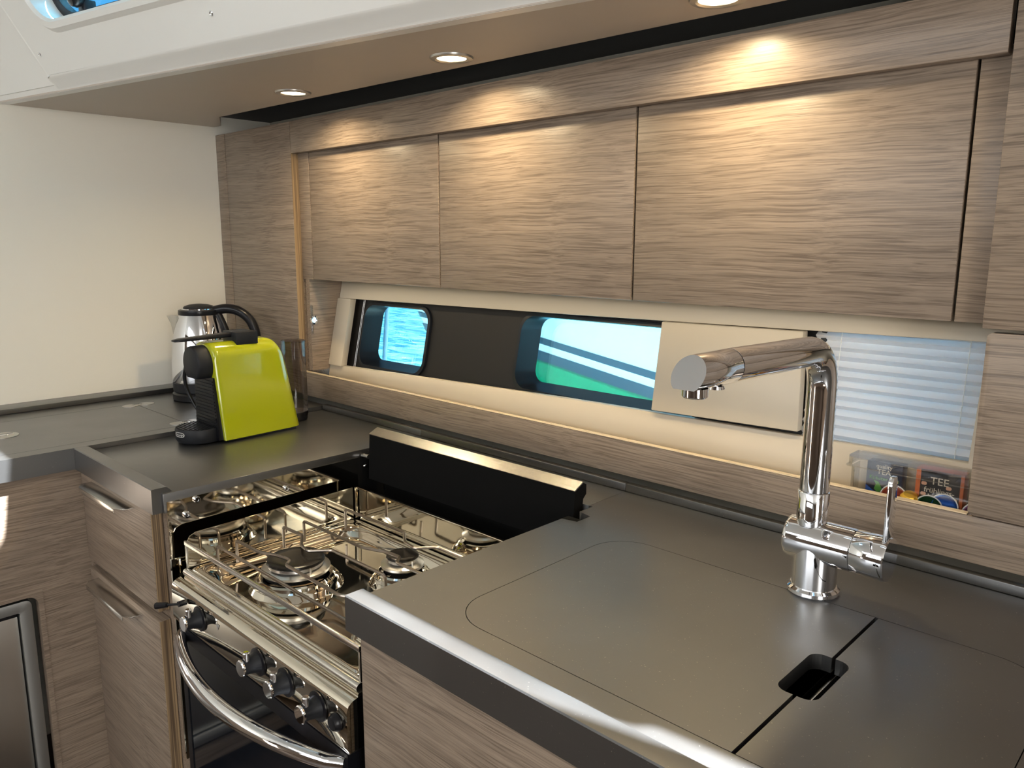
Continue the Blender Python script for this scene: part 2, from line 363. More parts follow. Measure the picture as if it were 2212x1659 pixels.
# rounded lower edge of the proud panel, and its rounded left edge
bm = new(); secs = []
prof = [(-0.0138, 1.7152), (-0.0138, 1.7135), (-0.0125, 1.7110), (-0.0095, 1.7080), (0.0035, 1.6930), (0.0060, 1.6890), (0.0065, ZS - 0.0005), (0.03, ZS - 0.0005), (0.03, 1.7152)]
for x, k in ((XL, 0.2), (-2.03, 0.2), (-2.015, 0.6), (-2.0, 0.9), (-1.98, 1.0), (-1.0, 1.0), (-0.6, 1.0), (2.05, 1.0)):
    secs.append([Vector((x, yl(x) - LEAN * (z_ - 1.69) + (o_ if o_ > 0.007 else 0.0065 + (o_ - 0.0065) * k), z_)) for o_, z_ in prof])
loft(bm, secs); struct('trim_2', bm, M['white'], smooth=40)
bm = new(); tube(bm, [cmap(-0.006)(-1.996, 1.7145), cmap(-0.006)(-2.096, 2.03)], 0.0085, 12); struct('trim_6', bm, M['white'], smooth=60)
o = cw
# raised lip round the window, then dark seal and acrylic
win = bpy.data.objects.new('window_1', None); C.objects.link(win); win.location = (-1.45, 0.70, 1.80); win['kind'] = 'structure'
def ring3(bm, r0, r1, o0, o1, o2):
    """rounded ring between two rounded rects on the coachroof side: proud o1 at crest"""
    L = [[cmap(o0)(*p) for p in r0], [cmap(o1)(*p) for p in [((a[0] * 2 + b_[0]) / 3, (a[1] * 2 + b_[1]) / 3) for a, b_ in zip(r0, r1)]],
         [cmap(o1)(*p) for p in [((a[0] + 3 * b_[0]) / 4, (a[1] + 3 * b_[1]) / 4) for a, b_ in zip(r0, r1)]], [cmap(o1 + 0.006)(*p) for p in r1], [cmap(o2)(*p) for p in r1]]
    R = [[bm.verts.new(p) for p in s] for s in L]; n = len(R[0])
    for a, b_ in zip(R, R[1:]):
        for j in range(n): bm.faces.new((a[j], a[(j + 1) % n], b_[(j + 1) % n], b_[j]))
    return bm
def grow(d, r): return rrect(WX0 - d, WZ0 - d, WX1 + d, WZ1 + d, r, 8)
bm = ring3(new(), grow(0.026, 0.078), grow(-0.001, 0.055), -0.008, -0.024, 0.045); obj('window_lip', bm, M['white'], win)
bm = new(); plate(bm, grow(0.002, 0.056), [grow(-0.022, 0.036)], cmap(0.030), cmap(0.050)); obj('window_frame', bm, M['black_matt'], win, bevel=0.003)
bm = new(); plate(bm, grow(-0.018, 0.04), [], cmap(0.052), cmap(0.058)); obj('pane', bm, M['acrylic'], win)
bm = new(); c0 = cmap(0.02)(-1.80, 1.845)
lathe(bm, [(0.0, 0), (0.014, 0.002), (0.017, 0.010), (0.017, 0.022), (0.012, 0.030), (0, 0.032)], c0, (0.0, -0.9, -0.45), 24); box(bm, (c0.x - 0.02, c0.y - 0.005, c0.z - 0.045), (c0.x + 0.012, c0.y + 0.02, c0.z - 0.008), 0.003); obj('window_latch', bm, M['black'], win)
for x_, z_ in ((-1.985, 1.755), (-1.413, 1.756), (-0.86, 1.757)):
    bm = new(); p = cmap(-0.014)(x_, z_); ax = (0.15, -0.93, -0.35)
    lathe(bm, [(0.0048, 0), (0.0048, 0.0012), (0.0035, 0.002), (0.0030, 0.0016), (0, 0.0012)], p, ax, 16); obj('screw', bm, M['chrome'], o)

# ------------------------------------------------------------------ tall left panel, valance, fascia
t0 = thing('cupboard_front', 'tall plain grey oak panel from worktop to ceiling beside the white bulkhead', 'cupboard', (-2.06, 1.13, 0.945))
obj('door', box(new(), (-2.237, YF, 0.945), (-1.881, YF + 0.020, 1.663), 0.0008), M['wood_x'], t0)
obj('filler_strip', box(new(), (-2.294, YF, 0.945), (-2.2395, YF + 0.018, 1.663), 0.0006), M['wood_x'], t0)
bm = new(); box(bm, (-1.8815, YF + 0.001, 1.009), (-1.8795, YF + 0.020, 1.583)); e = obj('plywood_edge', bm, M['ply_y'], t0); e['label'] = 'layered yellowish plywood edge'
obj('carcass', box(new(), (-2.29, YF + 0.0215, 0.945), (-1.8815, 1.298, 1.66)), M['wood_x'], t0)
o = obj('valance', box(new(), (-1.879, YF, 1.583), (-0.258, YF + 0.019, 1.663), 0.0010), M['wood_x']); tag(o, 'long grey oak valance board running above the three wall cabinet doors', 'valance')
fz0, fz1 = 0.944, 1.008
fs = thing('fascia_board', 'long low grey oak board between worktop and window shelf', 'board', (-1.0, 1.13, fz0))
obj('board', box(new(), (-1.879, YF, fz0), (0.6, YF + 0.012, fz1 - 0.001), 0.0006), M['wood_x'], fs)
e = obj('lipping', box(new(), (-1.879, YF + 0.0005, fz1 - 0.0005), (-0.2466, YF + 0.013, fz1 + 0.001), 0.0004), M['lip_oak'], fs); e['label'] = 'pale oak top edge'
# three wall cabinets
DX = [(-1.826, -1.3185), (-1.3145, -0.8065), (-0.8015, -0.2945)]
labs = ['wall cabinet with the leftmost plain grey oak door, nearest the white bulkhead', 'wall cabinet with the middle grey oak door, above the second port', 'wall cabinet with the rightmost grey oak door, above tap and blind']
for i, (x0, x1) in enumerate(DX):
    t_ = thing('wall_cabinet', labs[i], 'cabinet', ((x0 + x1) / 2, 1.2, 1.257), 'three wall cabinets over the window')
    obj('door', box(new(), (x0, YD, 1.2575), (x1, YD + 0.018, 1.592), 0.0012), M['wood_x'], t_)
    obj('carcass', box(new(), (x0 - 0.001 + 0.002, YD + 0.020, 1.262), (x1 - 0.001, 1.296, 1.655)), M['void'], t_)
bm = new(); box(bm, (-1.879, YD, 1.2575), (-1.8285, YD + 0.018, 1.59), 0.0006); tag(obj('filler_panel', bm, M['wood_x']), 'narrow oak filler strip between tall panel and leftmost door', 'panel')
bm = new(); box(bm, (-0.2905, YD, 1.2575), (-0.2505, YD + 0.018, 1.59), 0.0006); tag(obj('filler_panel', bm, M['wood_x']), 'oak filler strip right of the rightmost door, beside a dark gap', 'panel')
struct('trim_3', box(new(), (-1.875, YF + 0.021, 1.6), (-0.26, 1.16, 1.655)), M['void'])
# right hand column
t_ = thing('column_cupboard', 'oak column panel at the right edge, above the low cupboard', 'cupboard', (0.1, 1.1, 1.253))
obj('panel', box(new(), (-0.2520, YF - 0.004, 1.2535), (0.6, YF + 0.016, 1.9), 0.001), M['wood_x'], t_)
bm = new(); lathe(bm, [(0.022, 0), (0.022, 0.012), (0.018, 0.02), (0.0, 0.021)], (-0.212, YF - 0.004, 1.55), (0, -1, 0), 32); e = obj('knob', bm, M['black_matt'], t_)
t_ = thing('corner_cupboard', 'low oak cupboard with rounded corners right of the tea box', 'cupboard', (0.1, 1.1, 1.0))
bm = new(); yplate(bm, rrect(-0.2455, 1.010, 0.6, 1.2485, 0.007), [], YF - 0.004, YF + 0.016); obj('door', bm, M['wood_x'], t_, bevel=0.0008)
obj('carcass', box(new(), (-0.200, YF + 0.018, 1.010), (0.6, 1.298, 1.25)), M['void'], t_)
# side cheek of the window recess, with its light switch and strike
ck = thing('recess_cheek', 'oak side panel of the window recess left of the ports', 'panel', (-1.86, 1.18, 1.0))
bm = new(); box(bm, (-1.868, YF + 0.0205, 1.0095), (-1.850, 1.298, 1.2570)); obj('panel', bm, M['wood_y'], ck)
tt = thing('push_button_latch', 'small round chrome latch with thin strike strip on the oak recess cheek', 'latch', (-1.85, 1.136, 1.15))
bm = new(); lathe(bm, [(0.012, 0), (0.012, 0.003), (0.008, 0.004), (0.008, 0.002), (0, 0.002)], (-1.8498, 1.149, 1.148), (1, 0, 0), 24); obj('ring', bm, M['chrome'], tt)
bm = new(); box(bm, (-1.8498, 1.1405, 1.112), (-1.842, 1.1435, 1.188), 0.0008); obj('strike_plate', bm, M['clear'], tt)
# shelf behind the fascia
struct('trim_4', box(new(), (-1.85, YF + 0.0135, 0.975), (-0.2, 1.298, 0.9895)), M['lip_oak'])

# ------------------------------------------------------------------ long window band
def W(off): return lambda u, v: Vector((u, 1.190 + off + 0.212 * (v - 1.0), v))
bm = new(); plate(bm, [(-1.849, 0.991), (-0.20, 0.991), (-0.20, 1.2565), (-1.849, 1.2565)], [[(-1.849 + 0.002, 1.022), (-1.0, 1.045), (-0.27, 1.056), (-0.27, 1.223), (-1.0, 1.212), (-1.847, 1.203)]], W(0.0), W(0.014))
struct('trim_5', bm, M['cream'], bevel=0.0015)
holes = [rrect(-1.752, 1.030, -1.484, 1.192, 0.035, 8), rrect(-1.172, 1.042, -0.700, 1.202, 0.035, 8), rrect(-0.505, 1.0, -0.265, 1.235, 0.015, 6)]
bm = new(); plate(bm, [(-1.849, 0.990), (-0.19, 0.990), (-0.19, 1.262), (-1.849, 1.262)], holes, W(0.030), W(0.036)); struct('wall_back_window_panel', bm, M['dark_panel'])
def port(n, h, x0, z0, x1, z1, r):
    wn = bpy.data.objects.new('window_%d' % n, None); C.objects.link(wn); wn.location = ((x0 + x1) / 2, 1.23, z0); wn['kind'] = 'structure'
    inner = rrect(x0 + 0.014, z0 + 0.010, x1 - 0.014, z1 - 0.010, r - 0.008, 8); outer = rrect(x0 - 0.006, z0 - 0.006, x1 + 0.006, z1 + 0.006, r + 0.006, 8)
    mid = rrect(x0 + 0.002, z0 + 0.002, x1 - 0.002, z1 - 0.002, r, 8)
    bm = new(); L = [[W(0.029)(*p) for p in outer], [W(0.022)(*p) for p in outer], [W(0.021)(*p) for p in mid], [W(0.075)(*p) for p in inner], [W(0.075)(*p) for p in outer]]
    R = [[bm.verts.new(p) for p in s] for s in L]; k = len(outer)
    for a, b_ in zip(R, R[1:]):
        for j in range(k): bm.faces.new((a[j], a[(j + 1) % k], b_[(j + 1) % k], b_[j]))
    bmesh.ops.recalc_face_normals(bm, faces=bm.faces[:]); obj('window_frame', bm, M['port_frame'], wn)
    bm = new(); plate(bm, outer, [], W(0.0755), W(0.080)); obj('pane', bm, M['port_glass'], wn)
port(2, 0, -1.752, 1.030, -1.484, 1.192, 0.035); port(3, 1, -1.172, 1.042, -0.700, 1.202, 0.035); port(4, 2, -0.505, 1.0, -0.265, 1.235, 0.015)
# sliding cream covers and their track rod
bm = new(); plate(bm, rrect(-1.8485, 1.0225, -1.787, 1.2035, 0.003, 3), [], W(-0.006), W(0.012)); tag(obj('sliding_cover', bm, M['cream'], bevel=0.002), 'narrow cream sliding cover pushed to the left end of the window band', 'cover')
bm = new(); plate(bm, [(-0.791, 1.0535), (-0.513, 1.0600), (-0.529, 1.2180), (-0.797, 1.2145)], [], W(-0.008), W(0.010)); tag(obj('sliding_cover', bm, M['cream'], bevel=0.002), 'large cream sliding cover half over the second port, behind the tap', 'cover')
bm = new(); 
for dx in (0.0, 0.006): tube(bm, [W(0.024)(-1.770 + dx, 1.015), W(0.024)(-1.766 + dx, 1.212)], 0.0011, 8)
tag(obj('track_rod', bm, M['silver_edge']), 'thin pair of silver rods left of the first port', 'rod')
# pleated blind before the third port
bl = thing('pleated_blind', 'white pleated blind with thin cords before the rightmost window', 'blind', (-0.4, 1.22, 1.0))
bm = new(); N = 15; z0, z1 = 1.0, 1.226; rows = []
for i in range(2 * N + 1):
    z_ = z0 + (z1 - z0) * (i / (2 * N)); o_ = 0.016 + (0.010 if i % 2 else 0.0)
    rows.append([W(o_)(x_, z_ + 0.002 * math.sin(i * 1.7 + x_ * 3) * 0.3) for x_ in (-0.518, -0.45, -0.39, -0.33, -0.2635)])
R = [[bm.verts.new(p) for p in r_] for r_ in rows]
for a, b_ in zip(R, R[1:]):
    for j in range(4): bm.faces.new((a[j], a[j + 1], b_[j + 1], b_[j]))
obj('pleats', bm, M['blind'], bl, smooth=1)
for xa, xb in ((-0.476, -0.469), (-0.294, -0.290)):
    bm = new(); tube(bm, [W(0.0145)(xb, 1.02), W(0.0145)(xa, 1.222)], 0.0006, 6)
    for i in range(N): 
        z_ = z0 + (z1 - z0) * ((i + 0.55) / N); p = W(0.0145)(xa + (xb - xa) * (1 - i / N), z_); lathe(bm, [(0, -0.001), (0.0013, 0), (0, 0.001)], p, (0, 0, 1), 8)
    obj('cord', bm, M['white'], bl)

# ------------------------------------------------------------------ downlights
def downlight(loc):
    t_ = thing('downlight', 'x', 'downlight', loc, 'three round warm recessed ceiling lights over the worktop')
    l = Vector(loc)
    bm = new(); lathe(bm, [(0.0265, 0.0), (0.0270, 0.0025), (0.0305, 0.0045), (0.0385, 0.0035), (0.0400, 0.0), (0.0400, -0.0005), (0.0265, -0.0005)], l, (0, 0, -1), 40)
    obj('bezel', bm, M['steel_brush'], t_)
    bm = new(); lathe(bm, [(0.0262, 0.0), (0.0262, 0.0012), (0, 0.0022)], l, (0, 0, -1), 32); obj('lens', bm, M['lamp'], t_)
    a = lamp('lamp_glow', 'AREA', (0, 0, -0.006), 1.65, (1.0, 0.80, 0.50), size=0.046, direction=(0, 0, -1), parent=t_, spread=math.radians(150))
    return t_
M['lamp'] = emit('warm_lamp', (1.0, 0.80, 0.50), 9.0)
dl = downlight((-1.632, 0.986, ZS)); dl['label'] = 'leftmost round recessed ceiling light, nearest the white bulkhead'
for x_, y_, lb in ((-1.118, 1.003, 'middle round recessed ceiling light of the row over the cabinets'), (-0.590, 1.018, 'round recessed ceiling light cut by the top edge of the picture')):
    dup(dl, (x_, y_, ZS), lb)

# added warm strip under the wall cabinets, unseen, for glow on the window frame
sl = struct('trim_added_strip', box(new(), (-1.80, 1.160, 1.2565), (-0.32, 1.172, 1.2615)), M['silver_edge'])
lamp('added_strip_fill', 'AREA', (-1.06, 1.166, 1.2555), 0.42, (1.0, 0.80, 0.50), size=1.46, size_y=0.008, direction=(0, 0, -1))

# ================================================================== WORKTOPS
lam = M['laminate']
# --- wing along the bulkhead
wt = thing('worktop', 'black worktop wing along the white bulkhead under the steel kettle', 'worktop', (-2.0, 0.2, 0.88), 'black worktop pieces')
FL = (-2.135, -0.30, -1.80, 0.769)
bm = new(); fo = rrect(FL[0] - 0.0015, FL[1] - 0.0015, FL[2] + 0.0015, FL[3] + 0.0015, [0.03, 0.03, 0.004, 0.03])
zplate(bm, [(XL, -1.6), (-1.759, -1.6), (-1.759, 0.519), (-1.759, 1.12), (XL, 1.12)], [fo], 0.884, 0.930)
obj('top', bm, lam, wt, smooth=1)
obj('upstand', box(new(), (XL + 0.001, -1.6, 0.9305), (-2.224, 1.1195, 0.9435), 0.0015), lam, wt)
bm = new(); zplate(bm, rrect(FL[0], FL[1], FL[2], FL[3], [0.03, 0.03, 0.004, 0.03]), [], 0.912, 0.930); lid = obj('worktop_hatch', bm, lam); tag(lid, 'flush black hatch set into the worktop wing beside the bulkhead', 'hatch')
# --- left piece, under the coffee machine
wl = thing('worktop', 'black worktop piece with raised front lip under the green coffee machine', 'worktop', (-1.55, 0.8, 0.88), 'black worktop pieces')
obj('top', box(new(), (-1.7555, 0.522, 0.884), (-1.352, 1.1195, 0.920), 0.001), lam, wl)
def liprun(x0, x1, xe0=0.0):
    prof = [(0.505, 0.884), (0.5055, 0.9285), (0.507, 0.930), (0.530, 0.930), (0.5335, 0.929), (0.541, 0.9205), (0.541, 0.884)]
    bm = new(); loft(bm, [[Vector((x0, y_, z_)) for y_, z_ in prof], [Vector((x1, y_, z_)) for y_, z_ in prof]]); return bm
obj('front_lip', liprun(-1.7585, -1.3595), lam, wl, smooth=25)
def upst(x0, x1, p):
    obj('upstand', box(new(), (x0, 1.1055, 0.9205), (x1, 1.1195, 0.9345), 0.0012), lam, p)
upst(-1.7555, -1.351, wl)
# --- strip behind the cooker recess
wb = thing('worktop', 'narrow black worktop strip behind the cooker recess', 'worktop', (-1.06, 1.06, 0.88), 'black worktop pieces')
obj('top', box(new(), (-1.3505, 1.000, 0.884), (-0.7805, 1.1195, 0.920), 0.0006), lam, wb); upst(-1.3505, -0.7805, wb)
# --- sink worktop
ws_ = thing('worktop', 'large black worktop around the tap and sink lids with sunlit front lip', 'worktop', (-0.1, 0.8, 0.88), 'black worktop pieces')
LX0, LXG0, LXG1, LX1, LY0, LY1 = -0.664, -0.2865, -0.2825, -0.103, 0.577, 0.924
bm = new(); zplate(bm, [(-0.772, 0.522), (1.1, 0.522), (1.1, 1.1195), (-0.780, 1.1195), (-0.780, 1.0), (-0.772, 1.0), (-0.772, 0.966), (-0.745, 0.960), (-0.745, 0.926), (-0.772, 0.920)],
    [rrect(LX0 - 0.001, LY0 - 0.001, LX1 + 0.001, LY1 + 0.001, 0.06, 10)], 0.884, 0.920); obj('top', bm, lam, ws_, smooth=1)
obj('front_lip', liprun(-0.7705, 1.1), lam, ws_, smooth=25); upst(-0.780, 1.1, ws_)
# sink lids with the half slots
SY0, SY1, SX0, SX1 = 0.700, 0.796, -0.3065, -0.2645
def arc(cx, cy, r, a0, a1, n=6): return [(cx + r * math.cos(math.radians(a0 + (a1 - a0) * i / n)), cy + r * math.sin(math.radians(a0 + (a1 - a0) * i / n))) for i in range(n + 1)]
r = 0.059; s = 0.013; GL = LXG0; GR = LXG1
left = arc(LX0 + r, LY0 + r, r, 180, 270, 10) + [(GL, LY0)] + [(GL, SY0)] + arc(SX0 + s, SY0 + s, s, 270, 180) + arc(SX0 + s, SY1 - s, s, 180, 90) + [(GL, SY1), (GL, LY1)] + arc(LX0 + r, LY1 - r, r, 90, 180, 10)
right = [(GR, LY0)] + arc(LX1 - r, LY0 + r, r, 270, 360, 10) + arc(LX1 - r, LY1 - r, r, 0, 90, 10) + [(GR, LY1), (GR, SY1)] + arc(SX1 - s, SY1 - s, s, 90, 0) + arc(SX1 - s, SY0 + s, s, 0, -90) + [(GR, SY0)]
for pts, lb in ((left, 'larger black sink lid with rounded left corners in front of the tap'), (right, 'smaller black sink lid right of the finger slot')):
    bm = new(); zplate(bm, pts, [], 0.902, 0.9200); o = obj('sink_cover_board', bm, lam, smooth=1); tag(o, lb, 'sink cover', 'flush sink covers')
sk = thing('sink', 'steel sink bowls hidden under the black lids, divider showing in the slot', 'sink', (-0.38, 0.75, 0.78))
for (xa, xb) in ((LX0 + 0.004, -0.290), (-0.280, LX1 - 0.004)):
    bm = new(); r0 = rrect(xa, LY0 + 0.004, xb, LY1 - 0.004, 0.05); r1 = rrect(xa + 0.012, LY0 + 0.016, xb - 0.012, LY1 - 0.016, 0.045)
    r2 = rrect(xa + 0.008, LY0 + 0.01, xb - 0.008, LY1 - 0.01, 0.045)
    Ls = [[Vector((p[0], p[1], 0.9015)) for p in r0], [Vector((p[0], p[1], 0.885)) for p in r2], [Vector((p[0], p[1], 0.78)) for p in r1]]
    R = [[bm.verts.new(p) for p in s_] for s_ in Ls]; n = len(R[0])
    for a, b_ in zip(R, R[1:]):
        for j in range(n): bm.faces.new((a[j], a[(j + 1) % n], b_[(j + 1) % n], b_[j]))
    bm.faces.new(R[-1]); obj('bowl', bm, M['void'], sk)
bm = new(); tube(bm, [(-0.283, 0.60, 0.893), (-0.283, 0.90, 0.893)], (0.0045), 12); obj('divider', bm, M['steel_soft'], sk)

# hinges / finger pull discs in the wing
def hinge(p, a, b_, label):
    t_ = thing('disc_hinge', label, 'hinge', (p[0], p[1], 0.9303), 'stainless disc hinges of the fridge lid')
    for (x_, y_) in (a, b_):
        bm = new(); lathe(bm, [(0.019, 0), (0.019, 0.0007), (0, 0.0007)], (x_, y_, 0.9302), (0, 0, 1), 32); obj('disc', bm, M['steel_brush'], t_)
    bm = new(); box(bm, (p[0] - 0.010, p[1] - 0.012, 0.9302), (p[0] + 0.010, p[1] + 0.012, 0.9312), 0.0003); obj('bridge', bm, M['steel_soft'], t_)
hinge((-2.113, 0.772), (-2.113, 0.751), (-2.113, 0.793), 'double disc steel hinge in the worktop near the bulkhead')
hinge((-1.826, 0.775), (-1.826, 0.754), (-1.826, 0.796), 'double disc steel hinge beside the coffee machine drip tray')
t_ = thing('finger_pull', 'round steel finger pull in the worktop wing at the left edge', 'finger pull', (-1.985, 0.43, 0.9303))
bm = new(); lathe(bm, [(0.032, 0), (0.032, 0.0008), (0.029, 0.0012), (0, 0.0010)], (-1.985, 0.43, 0.9302), (0, 0, 1), 40); obj('plate', bm, M['steel_brush'], t_)
bm = new(); box(bm, (-1.992, 0.405, 0.9312), (-1.978, 0.452, 0.9326), 0.0005); obj('bar', bm, M['chrome'], t_)

# ================================================================== BASE CABINETS
wy = M['wood_y']; wx = M['wood_x']
t_ = thing('base_cabinet', 'grey oak base cabinet under the worktop wing at the left edge', 'cabinet', (-2.0, 0.0, 0.0))
bm = new(); xplate(bm, [(-1.6, 0.06), (0.536, 0.06), (0.536, 0.8835), (-1.6, 0.8835)], [rrect(-0.35, 0.10, 0.414, 0.627, 0.02)], -1.795, -1.775); obj('face', bm, wy, t_)
obj('side', box(new(), (-2.28, -1.6, 0.06), (-1.84, -1.58, 0.8835)), wy, t_)
bm = new(); xplate(bm, [(-0.36, 0.09), (0.424, 0.09), (0.424, 0.637), (-0.36, 0.637)], [rrect(-0.35, 0.10, 0.414, 0.627, 0.02)], -1.7749, -1.7735); obj('opening_trim', bm, wy, t_)
fr = thing('fridge', 'built-in fridge with steel door and grey aluminium frame at lower left', 'fridge', (-1.9, 0.0, 0.1))
bm = new(); xplate(bm, rrect(-0.34, 0.11, 0.404, 0.617, 0.012), [rrect(-0.315, 0.135, 0.381, 0.594, 0.004)], -1.812, -1.786); obj('frame', bm, M['alu'], fr, bevel=0.0015)
obj('door', box(new(), (-1.812, -0.312, 0.138), (-1.797, 0.378, 0.583), 0.001), M['steel_brush'], fr)
obj('latch', box(new(), (-1.806, 0.20, 0.585), (-1.792, 0.376, 0.592), 0.001), M['black'], fr)
obj('cabinet_body', box(new(), (-2.25, -0.34, 0.11), (-1.813, 0.404, 0.617)), M['black'], fr)
# drawer cabinet left of the cooker
t_ = thing('drawer_cabinet', 'grey oak drawer cabinet left of the cooker with two pull plates', 'cabinet', (-1.58, 0.8, 0.0))
obj('filler', box(new(), (-1.7745, 0.522, 0.06), (-1.7625, 0.537, 0.8835)), wx, t_)
obj('carcass', box(new(), (-1.7745, 0.5375, 0.06), (-1.357, 1.11, 0.8835)), M['wood_y'], t_)
def pull(p, x0, x1, z, mat):
    bm = new(); pts = [(x0, 0.518), (x0 + 0.004, 0.494), (x0 + 0.022, 0.484), (x1 - 0.022, 0.484), (x1 - 0.004, 0.494), (x1, 0.518)]
    zplate(bm, pts, [], z - 0.0012, z + 0.0006); box(bm, (x0 + 0.022, 0.484, z - 0.010), (x1 - 0.022, 0.4856, z)); return obj('handle', bm, mat, p, bevel=0.0004)
dr = obj('drawer', box(new(), (-1.7605, 0.515, 0.682), (-1.400, 0.5365, 0.8815), 0.0010), wx, t_)
e = obj('edge', box(new(), (-1.3995, 0.516, 0.683), (-1.3985, 0.536, 0.8805)), M['ply_y'], dr); e['label'] = 'layered plywood edge'
pull(dr, -1.700, -1.470, 0.868, M['steel_soft'])
do = obj('door', box(new(), (-1.7605, 0.515, 0.07), (-1.400, 0.5365, 0.664), 0.0010), wx, t_)
e = obj('edge', box(new(), (-1.3995, 0.516, 0.071), (-1.3985, 0.536, 0.663)), M['ply_y'], do); e['label'] = 'layered plywood edge'
pull(do, -1.715, -1.475, 0.652, M['steel_soft'])
# sink cabinet
t_ = thing('sink_cabinet', 'grey oak cabinet under the sink worktop right of the cooker', 'cabinet', (-0.2, 0.8, 0.0))
obj('face', box(new(), (-0.7640, 0.522, 0.06), (1.1, 0.5365, 0.880), 0.001), wx, t_)
obj('side', box(new(), (-0.7640, 0.537, 0.06), (-0.748, 1.11, 0.8835)), M['wood_y'], t_)
obj('shadow_gap', box(new(), (-0.755, 0.5255, 0.8805), (1.1, 0.5365, 0.8838)), M['void'], t_)

# ================================================================== COOKER RECESS
t_ = thing('recess_lining', 'black lining of the cooker recess with polished steel plate on its left', 'lining', (-1.06, 0.9, 0.05))
obj('back_panel', box(new(), (-1.349, 0.998, 0.05), (-0.774, 1.004, 0.883)), M['void'], t_)
obj('side_panel', box(new(), (-0.7745, 0.54, 0.05), (-0.7655, 0.997, 0.883)), M['void'], t_)
obj('floor_panel', box(new(), (-1.349, 0.56, 0.05), (-0.775, 0.997, 0.06)), M['void'], t_)
p_ = obj('steel_side_plate', box(new(), (-1.3555, 0.527, 0.40), (-1.3500, 0.930, 0.9045)), M['steel'], t_); p_['label'] = 'polished steel plate mirroring the hob'
obj('black_side_plate', box(new(), (-1.3555, 0.9305, 0.40), (-1.3500, 0.997, 0.9045)), M['void'], t_)
for (y_, z_) in ((0.580, 0.8975), (0.560, 0.874), (0.760, 0.877)):
    bm = new(); lathe(bm, [(0.0062, 0), (0.0062, 0.004), (0.005, 0.0055), (0.0028, 0.0055), (0.0026, 0.004), (0, 0.004)], (-1.3499, y_, z_), (1, 0, 0), 20); obj('screw', bm, M['chrome'], t_)
# folded-up cooker cover
t_ = thing('cooker_cover', 'black folded-up cooker cover with satin steel edge bar behind the hob', 'cover', (-1.06, 0.965, 0.85))
bm = new(); prof = [(0.949, 0.957), (0.972, 0.966), (0.980, 0.962), (0.980, 0.945), (0.972, 0.938), (0.962, 0.86), (0.944, 0.86)]
prof = [(y_, z_) for y_, z_ in prof]
loft(bm, [[Vector((-1.330, y_, z_)) for y_, z_ in prof], [Vector((-0.7905, y_ + 0.026, z_ - 0.008)) for y_, z_ in prof]]); obj('panel', bm, M['void'], t_, smooth=1)
bm = new(); tp = [(0.9475, 0.9575), (0.9700, 0.9685), (0.9712, 0.9665), (0.9490, 0.9555)]
loft(bm, [[Vector((-1.3305, y_, z_)) for y_, z_ in tp], [Vector((-0.7900, y_ + 0.026, z_ - 0.008)) for y_, z_ in tp]]); obj('edge_bar', bm, M['steel_soft'], t_, smooth=1)
obj('hinge', box(new(), (-0.789, 0.930, 0.885), (-0.748, 0.957, 0.912), 0.003), M['void'], t_)
t_ = thing('gas_strut_fixing', 'small chrome pin and grey bracket on the dark recess wall left of the cover', 'bracket', (-1.34, 0.945, 0.90))
bm = new(); tube(bm, [(-1.3495, 0.943, 0.908), (-1.330, 0.945, 0.908)], 0.0045, 10); obj('bracket', bm, M['steel_soft'], t_)
bm = new(); lathe(bm, [(0.0045, 0), (0.0045, 0.006), (0.003, 0.009), (0, 0.0095)], (-1.3495, 0.945, 0.885), (1, 0, 0), 14); obj('pin', bm, M['chrome'], t_)

# ================================================================== GIMBALLED COOKER
CX0, CX1 = -1.322, -0.795
ck = thing('gas_cooker', 'stainless steel gimballed gas cooker with hob and oven set in the recess', 'cooker', (-1.058, 0.70, 0.10))
obj('oven_body', box(new(), (CX0 + 0.004, 0.540, 0.12), (CX1 - 0.004, 0.905, 0.764)), M['steel_soft'], ck)
# pressed hob tray: rim, two steps down to the floor, floor with slight burner wells
def ringpts(d, r, z): return [Vector((p[0], p[1], z)) for p in rrect(CX0 + d, 0.546 + d * 0.5, CX1 - d, 0.902 - d, max(r, 0.004), 8)]
bm = new(); Ls = [ringpts(0.0, 0.012, 0.755), ringpts(0.0, 0.012, 0.782), ringpts(0.002, 0.012, 0.785), ringpts(0.006, 0.014, 0.7856), ringpts(0.0085, 0.014, 0.7838), ringpts(0.013, 0.016, 0.7838), ringpts(0.0155, 0.020, 0.7856),
    ringpts(0.024, 0.026, 0.7856), ringpts(0.027, 0.030, 0.7840), ringpts(0.032, 0.036, 0.7780), ringpts(0.036, 0.040, 0.7700), ringpts(0.042, 0.042, 0.7665), ringpts(0.052, 0.042, 0.7655)]
R = [[bm.verts.new(p) for p in s_] for s_ in Ls]; n = len(R[0])
for a, b_ in zip(R, R[1:]):
    for j in range(n): bm.faces.new((a[j], a[(j + 1) % n], b_[(j + 1) % n], b_[j]))
bm.faces.new(R[-1]); bm.faces.new(list(reversed(R[0]))); bmesh.ops.recalc_face_normals(bm, faces=bm.faces[:])
obj('hob_tray', bm, M['steel'], ck, smooth=60)
# front bead
bm = new(); tube(bm, [(CX0, 0.541, 0.779), (CX1, 0.541, 0.779)], (0.007), 14); obj('front_bead', bm, M['steel_soft'], ck)
